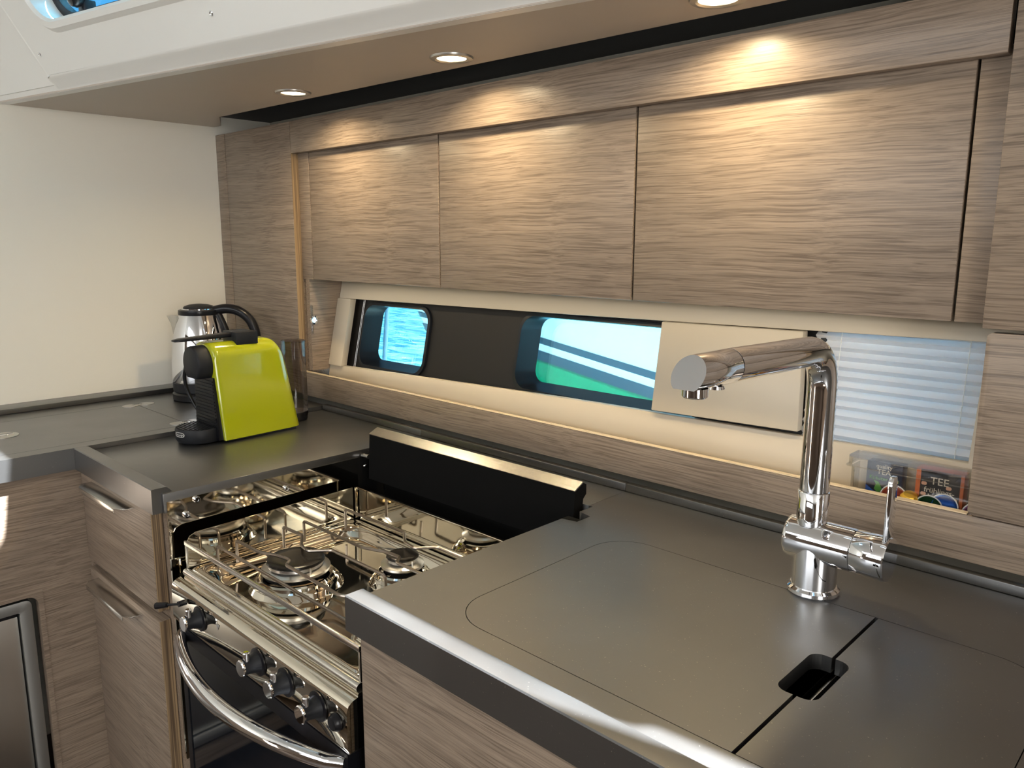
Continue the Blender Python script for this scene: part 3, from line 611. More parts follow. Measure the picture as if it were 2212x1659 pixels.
# fiddle walls: left, back, right, polished
fz = 0.850
bm = new(); xplate(bm, [(0.545, 0.786), (0.895, 0.786), (0.895, fz + 0.004), (0.562, fz - 0.002), (0.550, fz - 0.007), (0.545, fz - 0.016)], [], CX0, CX0 + 0.0022)
obj('side_wall', bm, M['steel'], ck, smooth=1)
bm = new(); xplate(bm, [(0.545, 0.786), (0.895, 0.786), (0.895, fz + 0.004), (0.562, fz - 0.002), (0.550, fz - 0.007), (0.545, fz - 0.016)], [], CX1 - 0.0022, CX1)
obj('side_wall', bm, M['steel'], ck, smooth=1)
bm = new(); box(bm, (CX0 + 0.0045, 0.903, 0.786), (CX1 - 0.0025, 0.9052, fz + 0.003)); box(bm, (CX0 + 0.0045, 0.9025, fz), (CX1 - 0.003, 0.9095, fz + 0.004), 0.001); obj('back_wall', bm, M['steel'], ck, smooth=1)
bm = new(); tube(bm, [(CX0 + 0.002, 0.902, 0.787), (CX0 + 0.002, 0.902, fz + 0.003)], 0.0028, 10); obj('corner_post', bm, M['steel'], ck)
# front rail
bm = new(); box(bm, (CX0, 0.5400, 0.8290), (CX1, 0.5450, 0.8375), 0.0012); box(bm, (CX0, 0.541, 0.786), (CX0 + 0.004, 0.545, 0.832), 0.0008); box(bm, (CX1 - 0.004, 0.541, 0.786), (CX1, 0.545, 0.832), 0.0008); obj('front_rail', bm, M['steel_soft'], ck)
# pan supports (bent rods)
ZR = 0.826
def grid(name, paths):
    bm = new()
    for pts in paths: tube(bm, smooth_path(pts, 0.006, 4), 0.0028, 8)
    return obj(name, bm, M['rod'], ck)
def post(x_, y_): return (x_, y_, 0.7845)
A = [post(-1.285, 0.583), (-1.285, 0.583, ZR), (-0.83, 0.583, ZR), post(-0.83, 0.583)]
B = [post(-1.285, 0.619), (-1.285, 0.619, ZR), (-1.205, 0.620, ZR), (-1.172, 0.634, ZR), (-1.137, 0.641, ZR), (-1.122, 0.624, ZR), (-0.962, 0.622, ZR), (-0.93, 0.64, ZR), (-0.900, 0.64, ZR), (-0.885, 0.622, ZR), (-0.83, 0.62, ZR), post(-0.83, 0.62)]
Cc = [post(-1.285, 0.713), (-1.285, 0.713, ZR), (-1.221, 0.715, ZR), (-1.180, 0.688, ZR), (-1.150, 0.682, ZR), (-1.121, 0.714, ZR), (-0.985, 0.715, ZR), (-0.972, 0.715, ZR), post(-0.968, 0.715)]
D = [post(-1.285, 0.757), (-1.285, 0.757, ZR), (-1.094, 0.758, ZR), (-1.045, 0.776, ZR), (-1.012, 0.778, ZR), (-1.000, 0.760, ZR), (-0.83, 0.759, ZR), post(-0.83, 0.759)]
E_ = [post(-1.285, 0.852), (-1.285, 0.852, ZR), (-1.099, 0.855, ZR), (-1.060, 0.826, ZR), (-1.025, 0.820, ZR), (-1.000, 0.852, ZR), (-0.83, 0.852, ZR), post(-0.83, 0.852)]
grid('pan_support', [A, B]); grid('pan_support', [Cc, D]); grid('pan_support', [E_])
def burner(x_, y_, R_, k):
    """R_ cap radius; wells, ring, body and enamel cap"""
    bm = new(); z_ = 0.7780
    lathe(bm, [(R_ + 0.031, -0.0125), (R_ + 0.0285, -0.0105), (R_ + 0.025, -0.0035), (R_ + 0.021, -0.001), (R_ + 0.018, 0.001), (R_ + 0.0165, 0.006), (R_ + 0.013, 0.0085), (R_ + 0.009, 0.0085), (R_ + 0.006, 0.0065), (0, 0.0065)], (x_, y_, z_), (0, 0, 1), 48); bs = obj('burner_well', bm, M['steel'], ck)
    bm = new(); lathe(bm, [(R_ + 0.004, 0.0085), (R_ + 0.004, 0.014), (0, 0.014)], (x_, y_, z_), (0, 0, 1), 48); obj('gap_ring', bm, M['void'], bs)
    bm = new(); lathe(bm, [(R_ + 0.007, 0.0145), (R_ + 0.009, 0.017), (R_ + 0.009, 0.021), (R_ + 0.002, 0.0245), (R_ - 0.003, 0.026), (R_ - 0.004, 0.031), (0, 0.031)], (x_, y_, z_), (0, 0, 1), 48); obj('burner_head', bm, M['burner_alu'], bs)
    bm = new(); lathe(bm, [(R_ - 0.002, 0.0312), (R_, 0.0335), (R_ - 0.001, 0.037), (R_ - 0.005, 0.0385), (R_ * 0.6, 0.0378), (0, 0.0375)], (x_, y_, z_), (0, 0, 1), 48); obj('burner_cap', bm, M['enamel'], bs)
    bm = new(); tube(bm, [(x_ + R_ + 0.004, y_ - 0.004, z_ + 0.014), (x_ + R_ + 0.004, y_ - 0.004, z_ + 0.034)], 0.0016, 8); obj('thermocouple', bm, M['burner_alu'], bs)
burner(-1.163, 0.666, 0.050, 0); burner(-1.042, 0.806, 0.029, 0); burner(-0.895, 0.675, 0.036, 0)
# control panel with rounded top
bm = new(); prof = [(0.548, 0.7625), (0.5445, 0.7720), (0.536, 0.7725), (0.524, 0.7700), (0.517, 0.7655), (0.5140, 0.7580), (0.5135, 0.704), (0.5155, 0.698), (0.548, 0.698)]
loft(bm, [[Vector((CX0 - 0.004, y_, z_)) for y_, z_ in prof], [Vector((CX1 + 0.006, y_, z_)) for y_, z_ in prof]]); obj('control_panel', bm, M['steel'], ck, smooth=50)
bm = new(); box(bm, (CX0 + 0.0, 0.5195, 0.6905), (CX1, 0.548, 0.6975), 0.001); obj('door_strip', bm, M['steel_soft'], ck)
def knob(x_, z_, first=None):
    bm = new(); lathe(bm, [(0.0215, 0), (0.0215, 0.002), (0.019, 0.003), (0, 0.003)], (x_, 0.5133, z_), (0, -1, 0), 32); k = obj('knob', bm, M['black'], ck, loc=(x_, 0.5133, z_))
    bm = new(); lathe(bm, [(0.0165, 0.003), (0.0135, 0.010), (0.0115, 0.019), (0.0122, 0.026), (0, 0.026)], (x_, 0.5133, z_), (0, -1, 0), 28); obj('grip', bm, M['black_matt'], k)
    bm = new(); lathe(bm, [(0.0125, 0.0262), (0.0128, 0.0285), (0.0115, 0.030), (0, 0.0302)], (x_, 0.5133, z_), (0, -1, 0), 28); obj('cap', bm, M['chrome'], k)
    bm = new(); lathe(bm, [(0.0046, 0.0), (0.0052, 0.012), (0.0042, 0.0135), (0, 0.0136)], (x_ + 0.002, 0.4935, z_ + 0.0105), (0, 0, 1), 16); obj('pointer', bm, M['chrome'], k)
    return k
K0 = knob(-1.214, 0.738)
for x_ in (-1.019, -0.940, -0.856): dup(K0, Vector((x_, 0.5133, 0.738)) - wloc(ck), parent=ck)
bm = new(); lathe(bm, [(0.0125, 0), (0.0125, 0.003), (0.010, 0.007), (0.009, 0.0085), (0, 0.009)], (-0.812, 0.5133, 0.735), (0, -1, 0), 24); obj('igniter_button', bm, M['black'], ck)
bm = new(); tube(bm, [(-1.262, 0.512, 0.752), (-1.262, 0.498, 0.752)], 0.005, 12); tube(bm, [(-1.262, 0.500, 0.752), (-1.285, 0.487, 0.747)], 0.0022, 8); tube(bm, [(-1.283, 0.488, 0.7475), (-1.302, 0.477, 0.743)], [0.0045, 0.0060], 10)
obj('gimbal_lock', bm, M['black'], ck)
# flame and mark symbols of the panel
for x_ in (-1.150, ):
    bm = new(); yplate(bm, [(x_ - 0.006, 0.751), (x_ + 0.006, 0.751), (x_, 0.740)], [], 0.5129, 0.5134); obj('emblem', bm, M['silver_edge'], ck)
# oven door: dark glass in a steel frame, bowed tube handle
dg_ = obj('oven_door', yplate(new(), [(CX0 + 0.004, 0.22), (CX1 - 0.004, 0.22), (CX1 - 0.004, 0.689), (CX0 + 0.004, 0.689)], [rrect(CX0 + 0.020, 0.25, CX1 - 0.020, 0.664, 0.01)], 0.519, 0.540), M['black'], ck)
obj('door_glass', box(new(), (CX0 + 0.019, 0.5205, 0.249), (CX1 - 0.019, 0.5235, 0.665)), M['glass_dark'], dg_)
bm = new(); pts = []; 
for i in range(25):
    q = i / 24; x_ = CX0 + 0.012 + (CX1 - CX0 - 0.024) * q; pts.append((x_, 0.519 - 0.056 * math.sin(PI * q) ** 0.75 if 0 < q < 1 else 0.521, 0.672))
tube(bm, pts, [0.0105 + 0.0022 * math.sin(PI * i / 24) for i in range(25)], 20); obj('handle', bm, M['chrome'], dg_)

# ================================================================== COFFEE MACHINE
cm = thing('coffee_machine', 'lime green capsule coffee machine with black drip tray on the left worktop', 'coffee machine', (-1.665, 0.83, ZC))
def arch(y_, hw0, hw1, zt, z0, xc, r, n=8):
    """inverted U section, from bottom right up over to bottom left (outer) """
    out = []
    out.append(Vector((xc + hw0, y_, z0)))
    for i in range(n + 1):
        a = (PI / 2) * i / n; out.append(Vector((xc + hw1 - r + r * math.cos(a), y_, zt - r + r * math.sin(a))))
    for i in range(n + 1):
        a = PI / 2 + (PI / 2) * i / n; out.append(Vector((xc - hw1 + r + r * math.cos(a), y_, zt - r + r * math.sin(a))))
    out.append(Vector((xc - hw0, y_, z0)))
    return out
bm = new(); secs = []
XC = -1.668
for y_, f in ((0.764, -0.004), (0.768, -0.001), (0.775, 0.0), (0.86, 0.0), (0.925, 0.0), (0.940, -0.002), (0.950, -0.007), (0.957, -0.016)):
    # the back leans: top is shorter than the base
    s_ = arch(y_, 0.0625 + f * 0.4, 0.0515 + f, 1.139 + f, 0.926, XC - (y_ - 0.77) * 0.07, 0.033)
    for v in s_:
        k = (v.z - 0.926) / 0.213
        if y_ > 0.8: v.y -= 0.034 * (k ** 2) * min(1, (y_ - 0.8) / 0.13)
        else: v.y -= 0.010 * k
    secs.append(s_)
loft(bm, secs, cap=True); obj('shell', bm, M['lime'], cm, smooth=50)
obj('foot', box(new(), (XC - 0.055, 0.772, ZC + 0.0003), (XC + 0.050, 0.945, 0.9262)), M['black_matt'], cm)
# ribbed black front between the green flanks
bm = new(); yplate(bm, [(XC - 0.0555, 0.927), (XC + 0.0545, 0.927), (XC + 0.0415, 1.064), (XC - 0.0475, 1.064)], [], 0.7535, 0.7655)
for i in range(14):
    z_ = 0.958 + i * 0.0074; hw = 0.051 - 0.010 * (z_ - 0.927) / 0.137; box(bm, (XC - hw, 0.7505, z_), (XC + hw, 0.754, z_ + 0.0028))
obj('front_panel', bm, M['black'], cm, smooth=1)
# brew head
bm = new(); pr = []
HC = Vector((XC + 0.002, 0.757, 1.094)); n = 44
def headring(y_, r_): 
    out = []
    for j in range(n):
        a = 2 * PI * j / n; x_ = r_ * math.cos(a); z_ = r_ * math.sin(a); z_ = max(z_, -r_ * 0.80); out.append(Vector((HC.x + x_, y_, HC.z + z_)))
    return out
loft(bm, [headring(0.768, 0.0395), headring(0.762, 0.040), headring(0.728, 0.0395), headring(0.7255, 0.0385), headring(0.724, 0.036)]); obj('brew_head', bm, M['black_matt'], cm, smooth=50)
# lever and its hinge block
bm = new(); loft(bm, [[Vector((XC + x_, 0.845, z_)) for x_, z_ in ((-0.015, 1.147), (0.015, 1.147), (0.015, 1.157), (-0.015, 1.157))], [Vector((XC + x_, 0.77, z_)) for x_, z_ in ((-0.0145, 1.146), (0.0145, 1.146), (0.0145, 1.154), (-0.0145, 1.154))],
    [Vector((XC + x_, 0.705, z_)) for x_, z_ in ((-0.014, 1.145), (0.014, 1.145), (0.014, 1.151), (-0.014, 1.151))], [Vector((XC + x_, 0.690, z_)) for x_, z_ in ((-0.008, 1.145), (0.008, 1.145), (0.008, 1.149), (-0.008, 1.149))]])
obj('lever', bm, M['black'], cm, bevel=0.002)
bm = new(); box(bm, (XC - 0.028, 0.815, 1.130), (XC + 0.036, 0.868, 1.1585), 0.002); lv = obj('hinge_block', bm, M['black_matt'], cm)
text('lever_mark', 'nespresso', 0.0095, M['silver_edge'], axes((XC + 0.004, 0.838, 1.1588), (0, 1, 0), (-1, 0, 0)), lv)
# drip tray
TC = (-1.672, 0.737)
bm = new(); lathe(bm, [(0.040, 0.0), (0.047, 0.003), (0.0505, 0.009), (0.0510, 0.031), (0.0495, 0.0335), (0, 0.0335)], (TC[0], TC[1], ZC + 0.0003), (0, 0, 1), 48); dt = obj('drip_tray', bm, M['black_matt'], cm)
bm = new()
for i in range(13):
    y_ = -0.043 + i * 0.0072; hw = math.sqrt(max(0.0465 ** 2 - y_ ** 2, 0)); box(bm, (TC[0] - hw, TC[1] + y_ - 0.0012, 0.9535), (TC[0] + hw, TC[1] + y_ + 0.0012, 0.9555))
obj('grille', bm, M['black'], dt, smooth=1)
# maker's badge, wrapped on the front of the tray
a0 = math.radians(-78)
def onr(a, z_, rr_=0.0514): return Vector((TC[0] + rr_ * math.cos(a), TC[1] + rr_ * math.sin(a), z_))
def badge_loop(hw, hh, n_=36):
    out = []
    for j in range(n_):
        q = 2 * PI * j / n_; u = math.copysign(abs(math.cos(q)) ** 0.45, math.cos(q)) * hw; v = math.sin(q) * hh; out.append((u, v))
    return out
bm = new(); o1 = badge_loop(0.0150, 0.0052); o2 = badge_loop(0.0139, 0.0042); vo = [bm.verts.new(onr(a0 + u / 0.0514, 0.9435 + v, 0.0517)) for u, v in o1]; vi = [bm.verts.new(onr(a0 + u / 0.0514, 0.9435 + v, 0.0517)) for u, v in o2]
for j in range(36): bm.faces.new((vo[j], vo[(j + 1) % 36], vi[(j + 1) % 36], vi[j]))
bd = obj('badge', bm, M['white'], dt); 
tx = text('badge_text', "De'Longhi", 0.0062, M['white'], Matrix.Identity(4), None, 0.0)
for v in tx.data.vertices:
    p = onr(a0 + v.co.x / 0.0514, 0.9432 + v.co.y, 0.05172); v.co = p - wloc(dt)
tx.parent = dt
# water tank behind
KC = (-1.703, 0.997)
bm = new(); tp_ = []
lathe(bm, [(0.0285, 0.012), (0.0295, 0.03), (0.0295, 0.195)], (KC[0], KC[1], ZC), (0, 0, 1), 40)
for f in [f for f in bm.faces if len(f.verts) > 4]: bm.faces.remove(f)
tk = obj('water_tank', bm, M['smoke'], cm, smooth=60)
bm = new(); lathe(bm, [(0.0300, 0.195), (0.0300, 0.1985), (0.027, 0.2), (0, 0.2)], (KC[0], KC[1], ZC), (0, 0, 1), 40); obj('tank_lid', bm, M['smoke'], tk)
bm = new(); lathe(bm, [(0.0255, 0.0005), (0.0275, 0.004), (0.0275, 0.018), (0.0285, 0.0195), (0.0285, 0.0215), (0, 0.0215)], (KC[0], KC[1], ZC), (0, 0, 1), 40); obj('tank_base', bm, M['black'], tk)
bm = new(); lathe(bm, [(0.0288, 0.022), (0.0292, 0.024), (0, 0.0242)], (KC[0], KC[1], ZC), (0, 0, 1), 40); obj('base_ring', bm, M['chrome'], tk)
# power cable looping left of the head
bm = new(); pts = [(-1.742, 0.83, 1.075), (-1.765, 0.795, 1.083), (-1.795, 0.772, 1.076), (-1.800, 0.765, 1.050), (-1.797, 0.768, 1.015), (-1.785, 0.775, 0.985), (-1.770, 0.785, 0.958), (-1.755, 0.797, 0.940), (-1.735, 0.81, 0.936)]
tube(bm, smooth_path(pts, 0.03, 6), 0.0042, 10); obj('power_cable', bm, M['black'], cm)

# ================================================================== KETTLE
kx, ky, kz = -2.085, 0.940, 0.9305
kt = thing('kettle', 'polished steel electric kettle with black handle in the corner by the bulkhead', 'kettle', (kx, ky, kz))
R3 = Vector((0.7207, 0.693, 0))
bm = new(); lathe(bm, [(0.078, 0.0), (0.081, 0.003), (0.081, 0.018), (0.076, 0.023), (0, 0.023)], (kx, ky, kz), (0, 0, 1), 48); obj('power_base', bm, M['black'], kt)
bm = new(); lathe(bm, [(0.0765, 0.0235), (0.0785, 0.026), (0.0785, 0.048), (0.0770, 0.050), (0, 0.050)], (kx, ky, kz), (0, 0, 1), 48); obj('lower_collar', bm, M['black_matt'], kt)
bm = new(); lathe(bm, [(0.0775, 0.0505), (0.0790, 0.054), (0.0785, 0.090), (0.0755, 0.130), (0.0700, 0.170), (0.0610, 0.205), (0.0510, 0.231), (0, 0.231)], (kx, ky, kz), (0, 0, 1), 64); obj('body', bm, M['chrome'], kt, smooth=40)
bm = new(); lathe(bm, [(0.0525, 0.231), (0.0535, 0.235), (0.0525, 0.243), (0.0470, 0.245), (0, 0.245)], (kx, ky, kz), (0, 0, 1), 48); ld = obj('lid', bm, M['black'], kt)
bm = new(); lathe(bm, [(0.0450, 0.2452), (0.0450, 0.2475), (0.0425, 0.2480), (0, 0.248)], (kx, ky, kz), (0, 0, 1), 48); obj('lid_ring', bm, M['chrome'], ld)
bm = new(); lathe(bm, [(0.0400, 0.2482), (0.0370, 0.2530), (0.025, 0.257), (0.010, 0.259), (0, 0.2592)], (kx, ky, kz), (0, 0, 1), 40); obj('lid_knob', bm, M['black_matt'], ld)
# spout: open beak on the left
bm = new(); U = -R3; side = Vector((-0.693, 0.7207, 0)); cz = Vector((kx, ky, kz)); secs = []
for (d0, d1, h, zt) in ((0.070, 0.0735, 0.002, 0.140), (0.062, 0.0740, 0.010, 0.175), (0.056, 0.0790, 0.014, 0.205), (0.050, 0.0890, 0.018, 0.227)):
    secs.append([cz + U * (d0 - 0.004) + side * h * 1.2 + Vector((0, 0, zt)), cz + U * (d0 * 0.3 + d1 * 0.7) + side * h * 0.8 + Vector((0, 0, zt)), cz + U * d1 + Vector((0, 0, zt)), cz + U * (d0 * 0.3 + d1 * 0.7) - side * h * 0.8 + Vector((0, 0, zt)), cz + U * (d0 - 0.004) - side * h * 1.2 + Vector((0, 0, zt))])
loft(bm, secs); obj('spout', bm, M['steel_soft'], kt, smooth=60)
# handle: thick black loop on the right
bm = new(); hp = [(0.040, 0.240), (0.075, 0.248), (0.112, 0.240), (0.140, 0.215), (0.152, 0.180), (0.150, 0.150), (0.142, 0.125), (0.120, 0.098), (0.092, 0.082), (0.072, 0.078)]
tube(bm, smooth_path([cz + R3 * a + Vector((0, 0, b_)) for a, b_ in hp], 0.02, 4), (0.0115, 0.0150)if False else 0.0130, 14); obj('handle', bm, M['black'], kt, smooth=60)
bm = new(); tube(bm, smooth_path([cz + R3 * a + Vector((0, 0, b_)) for a, b_ in ((0.052, 0.232), (0.066, 0.200), (0.078, 0.160), (0.084, 0.12), (0.082, 0.075), (0.078, 0.052))], 0.02, 4), 0.0095, 12); obj('handle_spine', bm, M['black'], kt, smooth=60)

# ================================================================== TAP
fx, fy = -0.371, 0.945
tp = thing('mixer_tap', 'tall chrome kitchen tap with swivel spout standing on the sink worktop', 'tap', (fx, fy, ZC))
bm = new(); lathe(bm, [(0.0315, 0.0003), (0.0325, 0.002), (0.0320, 0.006), (0.0285, 0.009), (0, 0.009)], (fx, fy, ZC), (0, 0, 1), 48); obj('flange', bm, M['chrome'], tp)
bm = new(); lathe(bm, [(0.0270, 0.009), (0.0268, 0.060), (0.0245, 0.074), (0.0, 0.080)], (fx, fy, ZC), (0, 0, 1), 48); obj('stem', bm, M['chrome'], tp, smooth=60)
za = ZC + 0.067; ax = Vector((1, 0, 0))
bm = new(); lathe(bm, [(0, -0.0372), (0.0225, -0.0368), (0.0265, -0.034), (0.0270, -0.030), (0.0270, 0.047), (0.0262, 0.0485), (0, 0.0485)], (fx, fy, za), ax, 48); obj('valve_body', bm, M['chrome'], tp, smooth=50)
bm = new(); lathe(bm, [(0.0262, 0.0488), (0.0275, 0.050), (0.0275, 0.086), (0.0262, 0.0885), (0, 0.0887)], (fx, fy, za), ax, 48); lv = obj('lever_cap', bm, M['chrome'], tp, smooth=50)
bm = new(); L_ = [(0.012, 0.012), (0.0105, 0.045), (0.0098, 0.085), (0.0092, 0.097), (0.0055, 0.1025)]
loft(bm, [[Vector((fx + 0.081, fy - hw, za + z_)), Vector((fx + 0.081, fy + hw, za + z_)), Vector((fx + 0.0868, fy + hw, za + z_)), Vector((fx + 0.0868, fy - hw, za + z_))] for hw, z_ in L_]); obj('lever', bm, M['chrome'], lv, bevel=0.0012)
rx = fx - 0.008
bm = new(); lathe(bm, [(0.0190, 0.088), (0.0190, 0.131), (0.0178, 0.1322), (0, 0.1322)], (rx, fy, ZC), (0, 0, 1), 40); obj('riser_collar', bm, M['chrome'], tp, smooth=50)
zt = ZC + 0.312
bm = new(); path = [Vector((rx, fy, ZC + 0.1325))] + smooth_path([(rx, fy, ZC + 0.15), (rx, fy, zt), (rx, 0.665, zt + 0.006)], 0.052, 10)
tube(bm, path[:-1] + [Vector((rx, 0.708, zt + 0.0055))], 0.0178, 28); sp = obj('spout', bm, M['chrome'], tp, smooth=60)
# spray head: same tube, cut off at a slant with flat bottom, aerator below
bm = new(); n = 28; secs = []
for y_, r_ in ((0.7072, 0.0172), (0.7062, 0.0180), (0.650, 0.0180), (0.632, 0.0178)):
    s_ = []
    for j in range(n):
        a = 2 * PI * j / n; x_ = r_ * math.cos(a); z_ = r_ * math.sin(a)
        z_ = max(z_, -0.0135 if y_ < 0.69 else -r_)
        yy = y_ + (0.010 * (z_ / 0.018) if y_ < 0.64 else 0)
        s_.append(Vector((rx + x_, yy, zt + 0.0055 + z_)))
    secs.append(s_)
loft(bm, secs); hd = obj('spray_head', bm, M['chrome'], tp, smooth=40)
bm = new(); lathe(bm, [(0.0125, 0.0), (0.0125, 0.008), (0.011, 0.0095), (0, 0.0095)], (rx, 0.6455, zt - 0.0085), (0, 0, -1), 28); obj('aerator', bm, M['chrome'], hd)
bm = new(); lathe(bm, [(0.0, 0.0), (0.008, 0.001), (0.009, 0.004), (0.0, 0.006)], (rx, 0.684, zt - 0.0105), (0, 0, -1), 20); obj('spray_button', bm, M['chrome'], hd)

# ================================================================== SHELF GOODS
col = lambda n_, c, r_=0.35, m_=0.0: pbr(n_, c, r_, m_)
ZB = 0.990
tb = thing('storage_box', 'clear plastic lidded box holding tea and capsules on the window shelf', 'box', (-0.32, 1.165, ZB))
bx0, bx1, by0, by1 = -0.409, -0.215, 1.147, 1.186
bm = new(); zplate(bm, rrect(bx0, by0, bx1, by1, 0.006), [rrect(bx0 + 0.0018, by0 + 0.0018, bx1 - 0.0018, by1 - 0.0018, 0.005)], ZB + 0.0015, 1.036); zplate(bm, rrect(bx0, by0, bx1, by1, 0.006), [], ZB, ZB + 0.0015); obj('tub', bm, M['clear_box'], tb, smooth=1)
bm = new(); zplate(bm, rrect(bx0 - 0.004, by0 - 0.004, bx1 + 0.004, by1 + 0.004, 0.008), [rrect(bx0 - 0.002, by0 - 0.002, bx1 + 0.002, by1 + 0.002, 0.007)], 1.0365, 1.050); zplate(bm, rrect(bx0 - 0.004, by0 - 0.004, bx1 + 0.004, by1 + 0.004, 0.008), [], 1.0502, 1.0517); obj('lid', bm, M['clear_box'], tb, smooth=1)
bm = new(); tube(bm, [Vector((p[0], p[1], 1.037)) for p in rrect(bx0 - 0.006, by0 - 0.006, bx1 + 0.006, by1 + 0.006, 0.009)], 0.0011, 6, closed=True); obj('lid_rim', bm, M['clear_box'], tb)
navy = col('navy_card', (0.012, 0.018, 0.045)); orange = col('orange_card', (0.62, 0.16, 0.05)); black_c = col('charcoal_card', (0.03, 0.028, 0.03)); cream_c = col('cream_print', (0.75, 0.68, 0.55)); green_p = col('green_print', (0.10, 0.32, 0.06)); blue_p = col('blue_print', (0.02, 0.10, 0.40))
def teabox(x0, x1, y0, y1, z1, body, label):
    t_ = thing('tea_packet', label, 'packet', ((x0 + x1) / 2, (y0 + y1) / 2, ZB + 0.002), 'tea packets in the clear box')
    obj('carton', box(new(), (x0, y0, ZB + 0.002), (x1, y1, z1), 0.0006), body, t_); return t_
a = teabox(-0.389, -0.340, 1.157, 1.178, 1.046, navy, 'dark navy tea packet with green leaf print in the clear box, left one')
FR = lambda x_, y_, z_: axes((x_, y_, z_), (1, 0, 0), (0, 0, 1))
text('print', 'quality', 0.0085, cream_c, FR(-0.3650, 1.1566, 1.0405), a); e = text('print', 'TEA', 0.0110, cream_c, FR(-0.3650, 1.1566, 1.0320), a); e = text('print', 'Kräuter Tee', 0.0082, green_p, FR(-0.3640, 1.1566, 1.0225), a)
bm = new(); yplate(bm, [(-0.378, 1.019), (-0.371, 1.017), (-0.366, 1.008), (-0.370, 0.999), (-0.377, 1.006), (-0.3745, 1.013)], [], 1.1562, 1.1568); obj('leaf_print', bm, green_p, a)
bm = new(); yplate(bm, [(-0.3885, 1.010), (-0.372, 0.999), (-0.362, 0.9925), (-0.3885, 0.9925)], [], 1.1560, 1.1567); obj('blue_corner', bm, blue_p, a)
b2 = teabox(-0.323, -0.262, 1.160, 1.182, 1.0485, orange, 'orange edged charcoal tea packet in the clear box, right one')
obj('front', box(new(), (-0.3165, 1.1590, ZB + 0.004), (-0.2665, 1.1599, 1.0480)), black_c, b2)
text('print', 'TEE', 0.0150, cream_c, FR(-0.2920, 1.1585, 1.0330), b2); text('print', 'frühlings-', 0.0105, cream_c, FR(-0.2915, 1.1585, 1.0195), b2); text('print', 'kräuter', 0.0105, cream_c, FR(-0.2900, 1.1585, 1.0100), b2)
peach = col('peach_print', (0.75, 0.42, 0.28))
for (x_, z_) in ((-0.3115, 1.0130), (-0.2800, 1.0265), (-0.2720, 1.0115), (-0.3115, 1.0280)): bm = new(); yplate(bm, rrect(x_ - 0.0035, z_ - 0.0024, x_ + 0.0035, z_ + 0.0024, 0.002, 3), [], 1.1584, 1.1589); obj('fruit_print', bm, peach, b2)
def capsule(x_, y_, z_, c, label, tilt=(0.15, -1, 0.25)):
    t_ = thing('coffee_capsule', label, 'capsule', (x_, y_, z_), 'coffee capsules in the clear box')
    mt = col('capsule_' + label.split()[0], c, 0.25, 0.6)
    ax_ = Vector(tilt).normalized(); base = Vector((x_, y_, z_))
    bm = new(); lathe(bm, [(0.0100, 0.016), (0.0125, 0.013), (0.0150, 0.001), (0.0150, 0.0)], base, -ax_, 28); obj('cup', bm, mt, t_)
    bm = new(); lathe(bm, [(0.0182, -0.0004), (0.0184, 0.0), (0.0182, 0.0006), (0.0168, 0.0007), (0.0166, -0.0004)], base, ax_, 32); obj('rim', bm, M['white'], t_)
    bm = new(); lathe(bm, [(0.0166, 0.0002), (0.0150, 0.0012), (0.0135, 0.0004), (0, 0.0004)], base, ax_, 32); obj('foil', bm, mt, t_)
capsule(-0.3480, 1.1515, 1.0000, (0.55, 0.10, 0.05), 'red foil capsule lying left of the tap lever in the clear box')
capsule(-0.2830, 1.1535, 1.0010, (0.03, 0.14, 0.55), 'blue foil capsule in front of the orange tea packet')
capsule(-0.3010, 1.1490, 0.9960, (0.01, 0.09, 0.03), 'green foil capsule overlapping the blue one')
capsule(-0.2420, 1.1510, 0.9985, (0.30, 0.10, 0.22), 'purple foil capsule at the right end of the clear box')
bm = new(); lathe(bm, [(0.0135, 0.0), (0.0125, 0.008), (0.009, 0.0125), (0, 0.013)], (-0.3270, 1.1520, 0.9990), (0.2, -0.3, 1), 12); tag(obj('coffee_capsule', bm, col('gold', (0.70, 0.42, 0.05), 0.35, 0.7), smooth=10), 'gold ribbed capsule upturned beside the green one', 'capsule', 'coffee capsules in the clear box')

# ================================================================== OUTSIDE
m = pbr('sea_water', (0.05, 0.30, 0.34), 0.12, spec=0.8); t = m.node_tree; b = t.nodes['Principled BSDF']
tc = nn(t, 'ShaderNodeTexCoord'); mp = nn(t, 'ShaderNodeMapping'); mp.inputs['Scale'].default_value = (1.5, 4.0, 1); mp.inputs['Rotation'].default_value = (0, 0, -0.75)
n1 = nn(t, 'ShaderNodeTexNoise'); n1.inputs['Scale'].default_value = 1.6; n1.inputs['Detail'].default_value = 5; n1.inputs['Distortion'].default_value = 1.2
t.links.new(tc.outputs['Object'], mp.inputs[0]); t.links.new(mp.outputs[0], n1.inputs['Vector'])
r = nn(t, 'ShaderNodeValToRGB'); r.color_ramp.elements[0].position = 0.42; r.color_ramp.elements[1].position = 0.62; r.color_ramp.elements[0].color = (0.03, 0.16, 0.24, 1); r.color_ramp.elements[1].color = (0.26, 0.52, 0.55, 1)
t.links.new(n1.outputs['Fac'], r.inputs[0]); t.links.new(r.outputs[0], b.inputs['Base Color'])
bp = nn(t, 'ShaderNodeBump'); bp.inputs['Strength'].default_value = 0.6; bp.inputs['Distance'].default_value = 0.05; t.links.new(n1.outputs['Fac'], bp.inputs['Height']); t.links.new(bp.outputs[0], b.inputs['Normal'])
bm = new(); box(bm, (-80, 2.2, -0.25), (60, 120, -0.05)); o = obj('sea', bm, m); tag(o, 'rippled turquoise sea seen through the left port', 'water'); o['kind'] = 'structure'
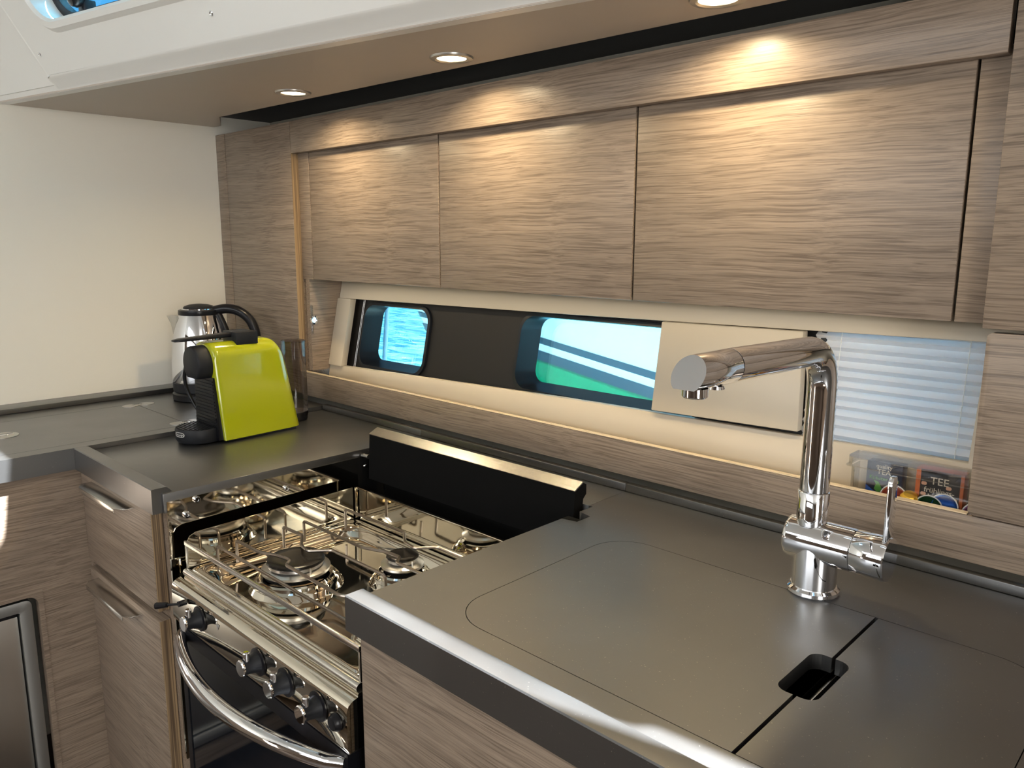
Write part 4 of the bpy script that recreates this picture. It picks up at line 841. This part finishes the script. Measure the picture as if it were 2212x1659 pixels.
# neighbouring yacht: white topsides, two grey stripes, green antifoul
hull = thing('neighbour_yacht', 'white hull of a moored boat with grey stripes and green bottom outside the second port', 'boat', (-1.5, 4.4, -0.05))
def hs(x_):   # stem rises to the left (bow)
    return max(0.0, min(1.0, (x_ + 5.95) / 3.6))
def hy(x_, z_): # beam: outward flare with height, fining to the stem
    return 4.85 - 0.80 * hs(x_) ** 0.6 - 0.10 * (z_ - 0.4)
def band(z0f, z1f, mat, name, off=0.0, x0=-5.95, x1=2.5, nx=50, nz=6):
    bm = new(); G = []
    for i in range(nx + 1):
        x_ = x0 + (x1 - x0) * i / nx; col_ = []
        for j in range(nz + 1):
            z_ = z0f(x_) + (z1f(x_) - z0f(x_)) * j / nz; xs = x_ + 0.5 * (0.82 - z_) * (1 - hs(x_)); col_.append(bm.verts.new((xs, hy(x_, z_) - off, z_)))
        G.append(col_)
    for a_, b_ in zip(G, G[1:]):
        for j in range(nz): bm.faces.new((a_[j], b_[j], b_[j + 1], a_[j + 1]))
    r_ = bmesh.ops.solidify(bm, geom=bm.faces[:], thickness=0.012); bmesh.ops.recalc_face_normals(bm, faces=bm.faces[:])
    return obj(name, bm, mat, hull)
lw = lambda c: (lambda x_: c - 0.100 * (max(x_, -4.2) + 3.6))
band(lambda x_: lw(0.46)(x_), lambda x_: 1.9, pbr('white_topsides', (0.80, 0.82, 0.82), 0.25), 'topsides')
band(lambda x_: -0.05, lambda x_: lw(0.47)(x_), pbr('green_antifoul', (0.02, 0.40, 0.22), 0.5), 'bottom', off=0.004)
gs = pbr('grey_stripe', (0.16, 0.22, 0.27), 0.35)
band(lambda x_: lw(0.600)(x_), lambda x_: lw(0.652)(x_), gs, 'stripe', off=0.014, nz=1)
band(lambda x_: lw(0.468)(x_), lambda x_: lw(0.546)(x_), gs, 'stripe', off=0.014, nz=1)
bm = new(); tube(bm, [(-6.98, 5.2, -0.06), (-6.68, 5.2, 2.2)], 0.026, 10); tag(obj('mooring_pole', bm, pbr('wet_timber', (0.20, 0.26, 0.32), 0.6)), 'dark pole standing in the water beyond the left port', 'pole')
